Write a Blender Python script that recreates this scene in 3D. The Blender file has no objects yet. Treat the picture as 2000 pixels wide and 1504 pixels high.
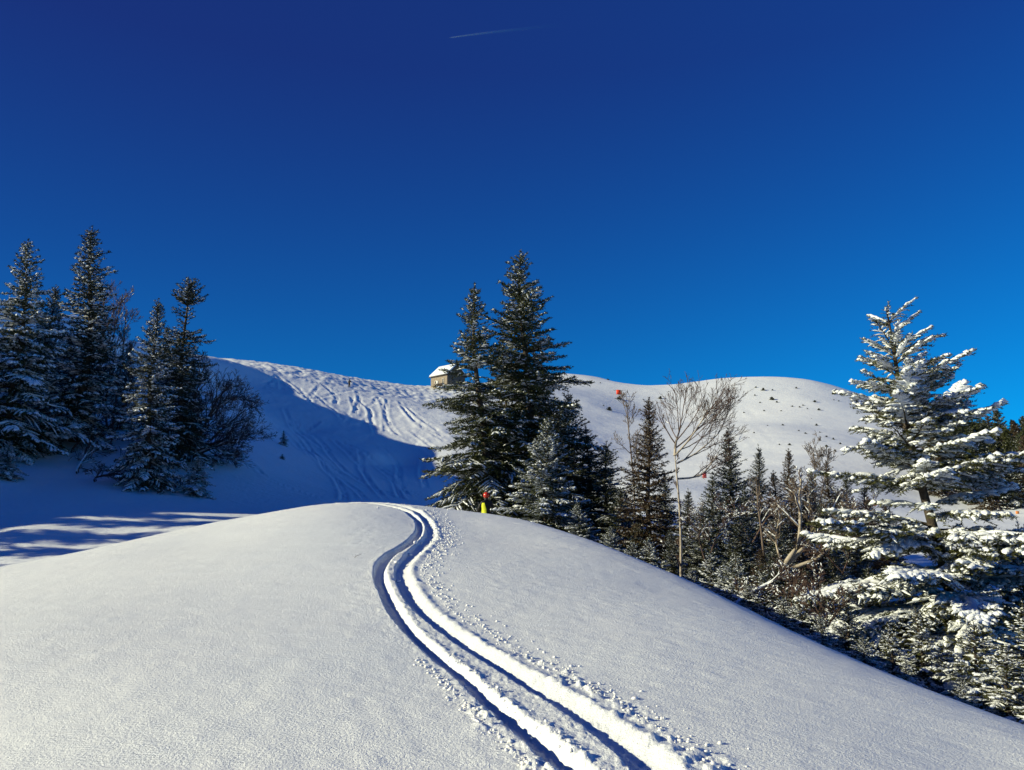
import bpy, math, random
import numpy as np
from mathutils import Vector, Matrix, Quaternion

R = math.radians
rng = np.random.default_rng(7)
random.seed(7)
SC = bpy.context.scene
COL = SC.collection

# ------------------------------------------------------------------ camera
EYE = 1.6
FPX = 1510.0                       # focal length in pixels of the 2000 px wide photograph
PITCH = math.atan(248.0 / FPX)     # the phone is tilted up a little
cam_d = bpy.data.cameras.new('camera')
cam = bpy.data.objects.new('camera', cam_d)
COL.objects.link(cam)
cam.location = (0, 0, EYE)
cam.rotation_euler = (math.pi / 2 + PITCH, 0, 0)
cam_d.sensor_width = 36.0
cam_d.lens = 36.0 * FPX / 2000.0
cam_d.clip_start = 0.1
cam_d.clip_end = 40000.0
SC.camera = cam

# ------------------------------------------------------------------ sky, sun, exposure
SUN_AZ = R(-98.0)                  # measured from +Y towards +X (the sun stands to the left)
SUN_EL = R(20.0)
SUN_DIR = Vector((math.sin(SUN_AZ) * math.cos(SUN_EL), math.cos(SUN_AZ) * math.cos(SUN_EL), math.sin(SUN_EL)))
world = bpy.data.worlds.new('World')
SC.world = world
world.use_nodes = True
wn, wl = world.node_tree.nodes, world.node_tree.links
wn.clear()
w_out = wn.new('ShaderNodeOutputWorld')
w_bg = wn.new('ShaderNodeBackground')
w_sky = wn.new('ShaderNodeTexSky')
w_sky.sky_type = 'NISHITA'
w_sky.sun_disc = False
w_sky.sun_elevation = SUN_EL
w_sky.sun_rotation = SUN_AZ
w_sky.altitude = 2200
w_sky.air_density = 1.0
w_sky.dust_density = 0.0
w_sky.ozone_density = 6.0
# the deep saturated blue of the photograph: the channels of the sky raised to a power, with a gentle
# drift over the whole dome (darker overhead, a little lighter to the right, where the haze lies)
w_sep = wn.new('ShaderNodeSeparateColor'); wl.new(w_sky.outputs[0], w_sep.inputs[0])
w_tc = wn.new('ShaderNodeTexCoord')
w_dir = wn.new('ShaderNodeSeparateXYZ'); wl.new(w_tc.outputs['Generated'], w_dir.inputs[0])
w_cmb = wn.new('ShaderNodeCombineColor')

def w_math(op, a, b=0.0, c=0.0):
    n = wn.new('ShaderNodeMath'); n.operation = op
    for i, q in enumerate((a, b, c)):
        if isinstance(q, (int, float)): n.inputs[i].default_value = q
        else: wl.new(q, n.inputs[i])
    return n.outputs[0]

SKY_K, EXPO = 0.1, 0.42
w_z = w_math('MINIMUM', w_math('MAXIMUM', w_dir.outputs[2], 0.0), 0.52)
for ch, (pw, k0, kz, kx) in enumerate([(0.02, -5.6, 1.6, -0.30), (0.45, -1.68, -2.98, 0.543), (0.45, -1.09, -1.55, 0.396)]):
    e = w_math('MULTIPLY_ADD', w_z, kz, k0 - math.log(SKY_K) - EXPO * math.log(2))
    e = w_math('MULTIPLY_ADD', w_dir.outputs[0], kx, e)
    g = w_math('MULTIPLY', w_math('EXPONENT', e), w_math('POWER', w_math('MAXIMUM', w_sep.outputs[ch], 1e-4), pw))
    wl.new(g, w_cmb.inputs[ch])
wl.new(w_cmb.outputs[0], w_bg.inputs[0])
wl.new(w_bg.outputs[0], w_out.inputs[0])
w_bg.inputs[1].default_value = SKY_K

sun_d = bpy.data.lights.new('sun', 'SUN')
sun_d.energy = 5.0
sun_d.angle = R(0.5)
sun_d.color = (1.0, 0.92, 0.62)
sun = bpy.data.objects.new('sun', sun_d)
COL.objects.link(sun)
sun.rotation_euler = SUN_DIR.to_track_quat('Z', 'Y').to_euler()

SC.view_settings.view_transform = 'Standard'
SC.view_settings.look = 'None'
SC.view_settings.exposure = EXPO
SC.view_settings.gamma = 1.0
SC.view_settings.use_curve_mapping = False
SC.cycles.max_bounces = 6
SC.cycles.diffuse_bounces = 1
SC.cycles.transparent_max_bounces = 16
# ------------------------------------------------------------------ the lie of the land
CP, SP = math.cos(PITCH), math.sin(PITCH)

def ray(u, v):
    """direction of sight through a point of the photograph, per metre forward"""
    k = 752.0 - v
    dy = FPX * CP - SP * k
    return (u - 1000.0) / dy, (FPX * SP + CP * k) / dy

def at(u, v, Y):
    a, t = ray(u, v)
    return (a * Y, Y, EYE + t * Y)

def lattice(ix, iy, seed):
    h = (ix.astype(np.int64) * 374761393 + iy.astype(np.int64) * 668265263 + seed * 974634777) & 0xFFFFFFFF
    h = ((h ^ (h >> 13)) * 1274126177) & 0xFFFFFFFF
    return ((h ^ (h >> 16)) & 0xFFFF) / 65535.0 * 2.0 - 1.0

def vnoise(x, y, seed=0):
    x = np.asarray(x, float); y = np.asarray(y, float)
    ix, iy = np.floor(x), np.floor(y)
    fx, fy = x - ix, y - iy
    fx = fx * fx * fx * (fx * (fx * 6 - 15) + 10); fy = fy * fy * fy * (fy * (fy * 6 - 15) + 10)
    a = lattice(ix, iy, seed); b = lattice(ix + 1, iy, seed)
    c = lattice(ix, iy + 1, seed); d = lattice(ix + 1, iy + 1, seed)
    return (a * (1 - fx) + b * fx) * (1 - fy) + (c * (1 - fx) + d * fx) * fy

def sstep(a, b, x):
    t = np.clip((x - a) / (b - a), 0, 1); return t * t * (3 - 2 * t)

CTRL = [(0, 0, 0), (0, 1.5, .08), (-2, 0, 0), (2, 0, -.12), (0, -3, -.3), (-6, -6, -.6), (6, -6, -1.5), (-8, 3, .1),
        (-20, -5, -1), (12, -4, -4), (30, -10, -9), (0, -30, -3), (-30, -40, -1), (40, -40, -12), (0, -200, -15), (150, -150, -30), (-200, -150, 10)]
# ridge that stands to the left of the picture and shades the hollow
CTRL += [(-40, 90, 16.6), (-30, 90, 12.3), (-21, 90, 8.9), (-35, 100, 15.4), (-26, 100, 11.8), (-42, 108, 18.9), (-30, 76, 10.4), (-20, 76, 7.2), (-12, 76, 4.9), (-14, 90, 6.9), (-48, 118, 24.5), (-46, 108, 23.2), (-50, 98, 23.6), (-50, 91, 23.7), (-50, 87, 22.9), (-51, 81, 22.0), (-57, 93, 21.3), (-59, 82, 18.5), (-57, 106, 22.5), (-60, 72, 21), (-51, 75, 22.2), (-50, 68, 22.5), (-50, 62, 22.0), (-50, 54, 23.0), (-50, 44, 18.4), (-49, 33, 12.3), (-46, 22, 9.5), (-46,12,7.5), (-48, 5, 7), (-55, -15, 6),
         (-80, 50, 19), (-85, 100, 15), (-75,125,19), (-85, 10, 9), (-160, 60, 22), (-180, 0, 15), (-70, 70, 21), (-32, 55, 7.0), (-36, 70, 10.5), (-30, 42, 3.6), (-25, 30, 1.2), (-28, 18, 0.6), (-41, 55, 14.5), (-40, 68, 13.5)]
def far_turn(u, v, Y):
    """the wide white hill is turned towards the low sun: nearer at its right end"""
    if u >= 1000 and Y >= 75:
        Y *= 1 + (float(np.interp(u, [1000, 1200, 1700, 2000], [1.0, 1.12, .80, .74])) - 1) * float(sstep(75, 130, Y))
    return u, v, Y

for q in [
    # near ground in front of the camera
    (1000, 1504, 4.0), (500, 1504, 4.1), (0, 1504, 4.5), (1500, 1504, 4.0), (2000, 1504, 4.4), (-300, 1504, 5.0), (2300, 1520, 4.2),
    (1000, 1300, 6.3), (500, 1300, 6.3), (0, 1300, 6.8), (1500, 1300, 6.7), (1000, 1150, 9.6), (500, 1150, 9.8), (0, 1180, 10.5), (1300, 1150, 11),
    (1000, 1060, 14.5), (700, 1060, 12.8), (400, 1060, 14.5), (900, 1020, 17.0), (700, 1010, 15.8), (200, 1090, 14), (-150, 1180, 12),
    # its crest
    (700, 984, 18.5), (600, 988, 18.5), (500, 1006, 18.5), (400, 1025, 18.3), (300, 1046, 18), (150, 1079, 17), (0, 1107, 16), (-200, 1142, 15),
    (800, 987, 19), (900, 1000, 21), (1000, 1017, 22), (1100, 1044, 20), (1200, 1077, 17.5), (1300, 1119, 15.3), (1400, 1162, 13),
    (1500, 1211, 11.3), (1600, 1259, 9.8), (1700, 1304, 8.5), (1800, 1344, 7.5), (1900, 1381, 6.7), (2000, 1416, 6.0), (2200, 1480, 5.3),
    # the ground falling away behind the crest
    (0, 1130, 20), (150, 1100, 21), (300, 1072, 23), (500, 1035, 25), (700, 1012, 26), (900, 1035, 29), (1000, 1062, 29), (1100, 1100, 27), (1200, 1150, 24), (1300, 1190, 21), (1400, 1235, 18),
    (1600, 1340, 13.5), (1800, 1420, 10.5), (2000, 1500, 8.6), (2200, 1600, 8),
    # hollow to the left
    (0, 1093, 26), (0, 1040, 31), (0, 990, 37), (0, 940, 43), (0, 885, 49), (200, 1060, 30), (200, 1010, 36), (200, 955, 45), (400, 1016, 36), (400, 985, 45),
    (300, 920, 51), (550, 990, 48), (420, 900, 57), (-250, 1050, 30), (-250, 960, 38),
    # slopes of the bowl
    (700, 970, 60), (600, 940, 63), (500, 860, 72), (700, 868, 95), (640, 838, 101), (740, 888, 90), (600, 880, 85), (700, 915, 80), (800, 940, 76), (900, 990, 68), (480, 748, 124),
    (800, 830, 115), (870, 890, 92), (900, 940, 82), (0, 820, 57), (200, 810, 70), (200, 735, 90), (540, 772, 119), (600, 802, 111), (560, 762, 128), (640, 790, 122), (720, 830, 112), (1000, 990, 75),
    # shoulder and the ridge with the hut
    (380, 690, 128), (430, 701, 140), (480, 714, 152), (540, 727, 150), (620, 730, 163), (700, 740, 177), (780, 750, 191), (840, 757, 196), (900, 752, 196), (1000, 746, 215),
    (540, 748, 139), (600, 755, 141), (680, 768, 142), (780, 786, 142), (870, 800, 145), (900, 830, 120), (950, 800, 150),
    (700, 762, 150), (800, 781, 152), (800, 768, 170), (870, 780, 172), (380, 700, 170), (600, 745, 215), (800, 775, 240), (900, 775, 240),
    # dome and the wide hill behind the firs
    (1130, 732, 265), (1080, 730, 265), (1190, 742, 260), (1215, 752, 255), (1240, 768, 262), (1150, 790, 180), (1150, 850, 130), (1150, 920, 100), (1080, 780, 190), (1050, 850, 120),
    (1100, 760, 320), (1240, 790, 330), (1290, 759, 262), (1340, 750, 270), (1400, 742, 285), (1460, 740, 290), (1580, 742, 290), (1630, 756, 285), (1680, 778, 280), (1740, 800, 275), (1850, 830, 270), (2000, 860, 260), (2250, 900, 240),
    (1450, 780, 340), (1650, 800, 340), (1300, 800, 340), (1300, 820, 190), (1450, 830, 180), (1600, 860, 165), (1750, 900, 150), (1300, 880, 130), (1450, 900, 120), (1600, 930, 110),
    (1250, 950, 80), (1500, 970, 80), (1700, 985, 85), (1950, 1012, 78), (1850, 1000, 90), (1950, 1060, 52), (1700, 1060, 50), (1400, 1060, 50), (1200, 1040, 52), (1100, 1020, 56),
    (1950, 990, 110), (2050, 930, 150), (1900, 900, 190), (2100, 1000, 80), (2300, 950, 110), (1950, 870, 220), (2200, 1100, 40),
    (1300, 1130, 32), (1500, 1140, 30), (1700, 1180, 26), (1900, 1230, 22), (2100, 1300, 18), (1900, 1180, 30)]:
    q = far_turn(*q)
    CTRL.append(at(*q))
for a in range(-160, 181, 20):     # the land far away, low and out of sight
    for rr, zz in ((420, 8), (700, -25), (1500, -120)):
        if abs(a) < 50 and rr == 420:
            zz = 25
        CTRL.append((rr * math.sin(R(a)), rr * math.cos(R(a)), zz))

def polar(x, y):
    r = np.hypot(x, y)
    return np.arctan2(x, y) * 1.25, np.log(r + 1.2), r

_c = np.array(CTRL, float)
_ca, _cl, _cr = polar(_c[:, 0], _c[:, 1])
_cv = (_c[:, 2]) / (_cr + 4.0)
_back = np.abs(_ca / 1.25) > R(120)          # wrap round behind the camera
_ca = np.concatenate([_ca, _ca[_back] - np.sign(_ca[_back]) * 2.5 * math.pi])
_cl = np.concatenate([_cl, _cl[_back]]); _cv = np.concatenate([_cv, _cv[_back]])

def _phi(d2):
    return 0.5 * d2 * np.log(d2 + 1e-12)

_n = len(_ca)
_A = np.zeros((_n + 3, _n + 3))
_A[:_n, :_n] = _phi((_ca[:, None] - _ca[None]) ** 2 + (_cl[:, None] - _cl[None]) ** 2) + np.eye(_n) * 2e-4
_A[:_n, _n] = 1; _A[:_n, _n + 1] = _ca; _A[:_n, _n + 2] = _cl
_A[_n:, :_n] = _A[:_n, _n:].T
_W = np.linalg.solve(_A, np.concatenate([_cv, np.zeros(3)]))

def land(x, y):
    """height of the smooth snow cover"""
    x = np.atleast_1d(np.asarray(x, float)); y = np.atleast_1d(np.asarray(y, float))
    sh = x.shape
    x = x.ravel(); y = y.ravel()
    out = np.empty(len(x))
    for i in range(0, len(x), 40000):
        a, l, r = polar(x[i:i + 40000], y[i:i + 40000])
        g = _phi((a[:, None] - _ca[None]) ** 2 + (l[:, None] - _cl[None]) ** 2)
        out[i:i + 40000] = (g @ _W[:_n] + _W[_n] + _W[_n + 1] * a + _W[_n + 2] * l) * (r + 4.0)
    return out.reshape(sh)

def land1(x, y):
    return float(land([x], [y])[0])

def hit(uv, y0=2.5, y1=420.0, n=900):
    """where the lines of sight through points of the photograph first meet the snow, as (x, y, z)"""
    uv = np.asarray(uv, float)
    Y = np.exp(np.linspace(math.log(y0), math.log(y1), n))
    k = 752.0 - uv[:, 1]
    dy = FPX * CP - SP * k
    a = (uv[:, 0] - 1000) / dy; t = (FPX * SP + CP * k) / dy
    X = a[:, None] * Y[None]
    Z = EYE + t[:, None] * Y[None]
    below = land(X, np.broadcast_to(Y, X.shape)) > Z
    i = np.where(below.any(1), below.argmax(1), n - 1)
    y = Y[i]
    ylo, yhi = Y[np.maximum(i - 1, 0)], Y[i]
    for _ in range(14):
        m = 0.5 * (ylo + yhi)
        b = land(a * m, m) > EYE + t * m
        yhi = np.where(b, m, yhi); ylo = np.where(b, ylo, m)
    y = 0.5 * (ylo + yhi)
    return np.stack([a * y, y, land(a * y, y)], 1)
# ------------------------------------------------------------------ material helpers
def new_mat(name):
    m = bpy.data.materials.new(name)
    m.use_nodes = True
    nt = m.node_tree
    nt.nodes.clear()
    o = nt.nodes.new('ShaderNodeOutputMaterial')
    b = nt.nodes.new('ShaderNodeBsdfPrincipled')
    nt.links.new(b.outputs[0], o.inputs[0])
    return m, nt, b

def noise_node(nt, scale, detail=3, rough=0.6, vec=None, distortion=0.0):
    n = nt.nodes.new('ShaderNodeTexNoise')
    n.inputs['Scale'].default_value = scale
    n.inputs['Detail'].default_value = detail
    n.inputs['Roughness'].default_value = rough
    n.inputs['Distortion'].default_value = distortion
    if vec is not None:
        nt.links.new(vec, n.inputs['Vector'])
    return n.outputs['Fac']

def maths(nt, op, a, b=None, clamp=False):
    n = nt.nodes.new('ShaderNodeMath'); n.operation = op; n.use_clamp = clamp
    for i, q in enumerate((a, b)):
        if q is None: continue
        if isinstance(q, (int, float)): n.inputs[i].default_value = q
        else: nt.links.new(q, n.inputs[i])
    return n.outputs[0]

def ramp(nt, fac, stops):
    r = nt.nodes.new('ShaderNodeValToRGB')
    while len(r.color_ramp.elements) < len(stops):
        r.color_ramp.elements.new(0.5)
    for e, (p, c) in zip(r.color_ramp.elements, stops):
        e.position = p; e.color = (*c, 1)
    nt.links.new(fac, r.inputs[0])
    return r.outputs[0]

def bump(nt, height, dist, strength=1.0, prev=None):
    b = nt.nodes.new('ShaderNodeBump')
    b.inputs['Strength'].default_value = strength
    b.inputs['Distance'].default_value = dist
    nt.links.new(height, b.inputs['Height'])
    if prev is not None:
        nt.links.new(prev, b.inputs['Normal'])
    return b.outputs[0]

def two_tone(name, c0, c1, scale=6, rough=0.8, bump_d=0.0, bscale=30, spec=0.3, lo=.35, hi=.65, detail=4):
    m, nt, b = new_mat(name)
    tc = nt.nodes.new('ShaderNodeTexCoord').outputs['Object']
    b.inputs['Roughness'].default_value = rough
    b.inputs['Specular IOR Level'].default_value = spec
    nt.links.new(ramp(nt, noise_node(nt, scale, detail, .6, tc), [(lo, c0), (hi, c1)]), b.inputs['Base Color'])
    if bump_d:
        nt.links.new(bump(nt, noise_node(nt, bscale, 4, .6, tc), bump_d), b.inputs['Normal'])
    return m

def snow_ground_mat(name, near):
    m, nt, b = new_mat(name)
    tc = nt.nodes.new('ShaderNodeTexCoord').outputs['Object']
    b.inputs['Roughness'].default_value = 0.62
    b.inputs['Specular IOR Level'].default_value = 0.12
    col = ramp(nt, noise_node(nt, 0.35 if near else .06, 3, .55, tc), [(.3, (.77, .82, .86)), (.7, (.80, .84, .87))])
    nt.links.new(col, b.inputs['Base Color'])
    if near:
        st = nt.nodes.new('ShaderNodeMapping')          # wind combed grain
        st.inputs['Rotation'].default_value = (0, 0, R(33))
        st.inputs['Scale'].default_value = (1.0, 3.2, 1.0)
        nt.links.new(tc, st.inputs['Vector'])
        n1 = bump(nt, noise_node(nt, 1.1, 3, .6, tc), 0.016, .7)
        n2 = bump(nt, noise_node(nt, 15, 3, .65, st.outputs[0]), 0.010, .9, n1)
        n3 = bump(nt, noise_node(nt, 50, 3, .8, tc), 0.012, 1.0, n2)
        nt.links.new(n3, b.inputs['Normal'])
    else:
        n1 = bump(nt, noise_node(nt, .35, 4, .6, tc), 0.16, .7)
        n2 = bump(nt, noise_node(nt, 2.2, 4, .65, tc), 0.05, 1.0, n1)
        nt.links.new(n2, b.inputs['Normal'])
    return m

M = {}
M['snow_near'] = snow_ground_mat('windswept_snow', True)
M['snow_far'] = snow_ground_mat('slope_snow', False)

# ------------------------------------------------------------------ mesh helpers
def mesh_from(name, verts, faces, mat, smooth=False, parent=None, cls=None):
    """faces: (n, k) array of one face size, or a list of such arrays"""
    me = bpy.data.meshes.new(name)
    verts = np.ascontiguousarray(verts, np.float32)
    fl = faces if isinstance(faces, list) else [faces]
    fl = [np.asarray(f, np.int32) for f in fl if len(f)]
    me.vertices.add(len(verts)); me.vertices.foreach_set('co', verts.ravel())
    li = np.concatenate([f.ravel() for f in fl]); tot = np.concatenate([np.full(len(f), f.shape[1], np.int32) for f in fl])
    me.loops.add(len(li)); me.loops.foreach_set('vertex_index', li)
    me.polygons.add(len(tot))
    me.polygons.foreach_set('loop_start', np.concatenate([[0], np.cumsum(tot)[:-1]]).astype(np.int32))
    me.polygons.foreach_set('loop_total', tot)
    if smooth:
        me.polygons.foreach_set('use_smooth', np.ones(len(tot), bool))
    me.update(calc_edges=True)
    if mat is not None:
        me.materials.append(mat)
    o = bpy.data.objects.new(name, me)
    COL.objects.link(o)
    if parent is not None:
        o.parent = parent
    return o

def tag(o, label=None, cat=None, group=None, kind=None):
    if label: o['label'] = label
    if cat: o['category'] = cat
    if group: o['group'] = group
    if kind: o['kind'] = kind
    return o

def empty(name, loc=(0, 0, 0), rz=0.0, label=None, cat=None, group=None):
    o = bpy.data.objects.new(name, None)
    o.empty_display_size = 0.3
    COL.objects.link(o)
    o.location = loc; o.rotation_euler = (0, 0, rz)
    return tag(o, label, cat, group)

# ------------------------------------------------------------------ ski tracks pressed into the snow
def smooth_path(p, step):
    p = np.asarray(p, float)
    q = np.vstack([2 * p[0] - p[1], p, 2 * p[-1] - p[-2]])
    out = []
    for i in range(1, len(q) - 2):
        L = np.linalg.norm(q[i + 1, :2] - q[i, :2]); n = max(2, int(L / step))
        s = np.linspace(0, 1, n, endpoint=False)[:, None]
        out.append(.5 * (2 * q[i] + (q[i + 1] - q[i - 1]) * s + (2 * q[i - 1] - 5 * q[i] + 4 * q[i + 1] - q[i + 2]) * s * s + (3 * q[i] - q[i - 1] - 3 * q[i + 1] + q[i + 2]) * s ** 3))
    out.append(p[-1:])
    return np.vstack(out)

def near_path(x, y, path, reach):
    """indices of the points within reach of a path, their signed distance (right positive) and run along it"""
    P = path[:, :2]
    c = P[::max(1, len(P) // 40)]
    gap = np.max(np.linalg.norm(np.diff(c, axis=0), axis=1)) if len(c) > 1 else 1
    idx = np.where((x > P[:, 0].min() - reach) & (x < P[:, 0].max() + reach) & (y > P[:, 1].min() - reach) & (y < P[:, 1].max() + reach))[0]
    if not len(idx): return idx, None, None, None
    d = np.full(len(idx), 1e9)
    for q in c: d = np.minimum(d, np.hypot(x[idx] - q[0], y[idx] - q[1]))
    idx = idx[d < reach + gap]
    if not len(idx): return idx, None, None, None
    T = np.gradient(P, axis=0); T /= np.linalg.norm(T, axis=1)[:, None] + 1e-9
    run = np.concatenate([[0], np.cumsum(np.linalg.norm(np.diff(P, axis=0), axis=1))])
    sd = np.empty(len(idx)); ss = np.empty(len(idx)); dd = np.empty(len(idx))
    for i in range(0, len(idx), 20000):
        j = idx[i:i + 20000]
        D2 = (x[j][:, None] - P[None, :, 0]) ** 2 + (y[j][:, None] - P[None, :, 1]) ** 2
        k = D2.argmin(1)
        dx, dy = x[j] - P[k, 0], y[j] - P[k, 1]
        sd[i:i + 20000] = dx * T[k, 1] - dy * T[k, 0]
        dd[i:i + 20000] = np.sqrt(D2[np.arange(len(j)), k])
        ss[i:i + 20000] = run[k]
    ok = (np.abs(dd) < reach) & (dd < np.abs(sd) * 1.6 + .03)
    return idx[ok], sd[ok], ss[ok], path[:, 2:]

def lerp(a, b, t): return a + (b - a) * t
def sstep(a, b, x):
    t = np.clip((x - a) / (b - a), 0, 1); return t * t * (3 - 2 * t)

# the ski track up the mound, listed from the crest down to the camera: (u, v) in the photograph, shadowed width in metres
TR_A = [(788, 996), (800, 1003), (816, 1017), (818, 1034), (807, 1052), (786, 1068), (762, 1082), (745, 1098), (739, 1115), (742, 1136), (751, 1157), (765, 1185), (789, 1220), (822, 1256), (864, 1292), (905, 1325),
        (949, 1370), (990, 1406), (1035, 1440), (1072, 1472), (1112, 1504), (1150, 1540)]
TR_B = [(800, 993), (817, 1003), (829, 1017), (836, 1034), (832, 1052), (816, 1068), (796, 1086), (780, 1106), (778, 1126), (786, 1148), (803, 1176), (830, 1203), (862, 1229), (905, 1260), (953, 1289), (997, 1316), (1043, 1347),
        (1092, 1378), (1137, 1408), (1185, 1442), (1224, 1472), (1256, 1504), (1290, 1545)]
def lift(uv, step):
    h = hit(uv)[:, :2]
    h = np.vstack([h[0] + (-3.2, 2.0), h[0] + (-1.7, 1.3), h[0] + (-.7, .7), h])
    return smooth_path(h, step)
PATH_A = lift(TR_A, .02); PATH_B = lift(TR_B, .02)

def press_near(x, y, z):
    for which, P in (('A', PATH_A), ('B', PATH_B)):
        i, d, s, _ = near_path(x, y, P, .75)
        if not len(i): continue
        d = -d                                   # the path runs towards the camera: right of it is left in the picture
        L = s.max(); f = s / L
        X, Y = x[i], y[i]
        lump = vnoise(X * 9, Y * 9, 5) * .6 + vnoise(X * 21, Y * 21, 6) * .4
        fine = vnoise(X * 34, Y * 34, 8)
        fade = sstep(0, .06, f)
        # where the trench is wide, where it is narrow
        if which == 'A':
            w = .090 + .016 * vnoise(s * .9, s * 0, 3) + .036 * np.exp(-((f - .55) / .12) ** 2) + .03 * sstep(.9, 1, f)
            dep = .070 + .015 * vnoise(s * .7, s * 0 + 4, 9) + .03 * np.exp(-((f - .5) / .2) ** 2)
            rise, berm = .065, .010 + .008 * lump
        else:
            w = .068 + .015 * vnoise(s * .8, s * 0 + 9, 13) + .045 * np.exp(-((f - .52) / .07) ** 2) + .035 * sstep(.93, 1, f)
            dep = .058 + .012 * vnoise(s * .7, s * 0 + 14, 19)
            rise, berm = .165, .020 + .012 * lump
        w = w * (1 + .14 * vnoise(X * 7, Y * 7, 21) * (.35 + .65 * sstep(.86, .92, f)) + .05 * vnoise(X * 3, Y * 3, 22))
        prof = -dep * sstep(-w / 2 - .012, -w / 2 + .004, d) + dep * sstep(w * .42, w * .5 + rise, d)
        prof += berm * np.exp(-((d - (w * .5 + rise * .92)) / .06) ** 2)
        left = .006 + .006 * lump
        prof += left * np.exp(-((d + w / 2 + .045) / .04) ** 2) * (.3 + .7 * sstep(.88, .94, f) if which == 'A' else .25)
        if which == 'B':
            rough = np.exp(-((d - (w * .5 + rise + .13)) / .12) ** 2)
        else:
            rough = np.exp(-((d + w * .5 + .09) / .07) ** 2) * sstep(.88, .94, f) + .35 * np.exp(-((d - w * .5 - rise) / .06) ** 2)
        amp = .026 * sstep(.0, .8, lump + fine * .4) * (.5 + .5 * vnoise(s * .8, s * 0, 31))
        prof += rough * amp * 1.1
        prof += (.003 * lump + .0035 * fine + .0025 * vnoise(X * 60, Y * 60, 77)) * np.exp(-(d / .26) ** 2)
        z[i] += prof * fade
    return z

FT = [[(210,160),(300,220),(380,270),(460,310),(540,340)],[(230,165),(320,235),(420,275),(500,325)],[(480,300),(540,270),(580,290),(590,340)],
      [(860,310),(800,370),(780,430),(830,470)],[(870,320),(930,370),(960,410),(950,440)],[(560,270),(650,330),(740,390),(800,410),(930,380),(1070,350)],
      [(1095,360),(1110,410),(1095,470),(1080,510)],[(1060,400),(1075,450),(1090,490)],[(1230,400),(1210,440),(1170,460),(1190,510),(1180,540),(1110,580)],
      [(1240,400),(1270,460),(1285,540),(1290,620)],[(1300,420),(1290,500),(1310,570),(1360,640)],[(1110,420),(1180,490),(1190,540),(1220,630)],
      [(800,370),(880,440),(950,490),(1000,550)],[(1400,470),(1480,560),(1600,640),(1680,690)],[(1360,640),(1450,690),(1560,750),(1640,810)],
      [(1020,500),(1045,530),(1020,570)],[(900,470),(960,510),(1000,540)],[(640,300),(700,340),(760,400)],[(690,260),(800,300),(960,350)],[(1380,430),(1440,520),(1560,600),(1660,650)],
      [(1420,460),(1500,530),(1620,610),(1700,660)],[(1450,620),(1560,700),(1640,760)],
      [(610,480),(640,560),(760,720),(850,820),(880,880),(960,960),(1000,1040),(1010,1100)],[(720,720),(850,850),(960,930),(1080,1020),(1150,1100)],
      [(940,680),(1050,800),(1130,880),(1170,960),(1230,1030),(1290,1100)],[(1060,760),(1120,800),(1130,900),(1200,990),(1260,1060)],
      [(1100,760),(1220,860),(1340,960),(1390,1080)],[(1270,740),(1370,870),(1380,960),(1440,1060)],[(370,840),(450,920),(560,990),(700,1040),(850,1090)],
      [(640,540),(760,600),(830,560)],[(600,480),(800,700),(900,780),(1000,880),(1150,980),(1300,1040),(1500,1120)],[(1540,800),(1530,920),(1560,1000)],
      [(1400,1000),(1600,1060),(1800,1150)],[(1300,950),(1500,1050),(1700,1130)],[(660,560),(800,650),(900,760)],[(700,700),(800,780),(900,850),(1000,920)],[(1000,700),(1200,820),(1300,900)],[(560,590),(660,690),(790,800)]]
FTW = [(380 + a / 3.448, 660 + b / 3.448) for a, b in []]
FAR = [[(380 + a / 3.448, 660 + b / 3.448) for a, b in L] for L in FT]
FR = [[(840,190),(920,230),(980,280),(990,320)],[(1120,150),(1120,200),(1110,240)],[(1000,230),(1080,280),(1160,310),(1180,340)],[(820,180),(900,210),(960,250)],[(1080,300),(1200,400),(1320,500)],[(1000,330),(1120,440),(1200,520)],[(200,430),(300,500),(420,600)],[(230,440),(330,520),(440,610)],
      [(100,255),(250,225),(400,205)],[(80,150),(150,145),(230,140)]]
FAR += [[(1080 + a / 3.03, 700 + b / 3.03) for a, b in L] for L in FR]

def press_far(x, y, z):
    for k, L in enumerate(FAR):
        h = hit(np.array(L), 26, 420, 500)[:, :2]
        ok = np.hypot(h[:, 0], h[:, 1]) < 330
        if ok.sum() < 2: continue
        dist = float(np.mean(h[:, 1]))
        P = smooth_path(h[ok], .5)
        lit = k < 22 or k >= len(FT)
        w = dist * (.0022 if lit else .0026)
        dep = w * (.42 if k < 22 else (.55 if k < len(FT) else .30))
        i, d, s, _ = near_path(x, y, P, w * 5)
        if not len(i): continue
        n = vnoise(x[i] * .5, y[i] * .5, k)
        g = -dep * np.exp(-(d / w) ** 2) + dep * .7 * np.exp(-((d - w * 2.1) / (w * .9)) ** 2) + dep * .3 * np.exp(-((d + w * 2) / w) ** 2)
        z[i] += g * (.75 + .5 * n)
    return z

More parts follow.
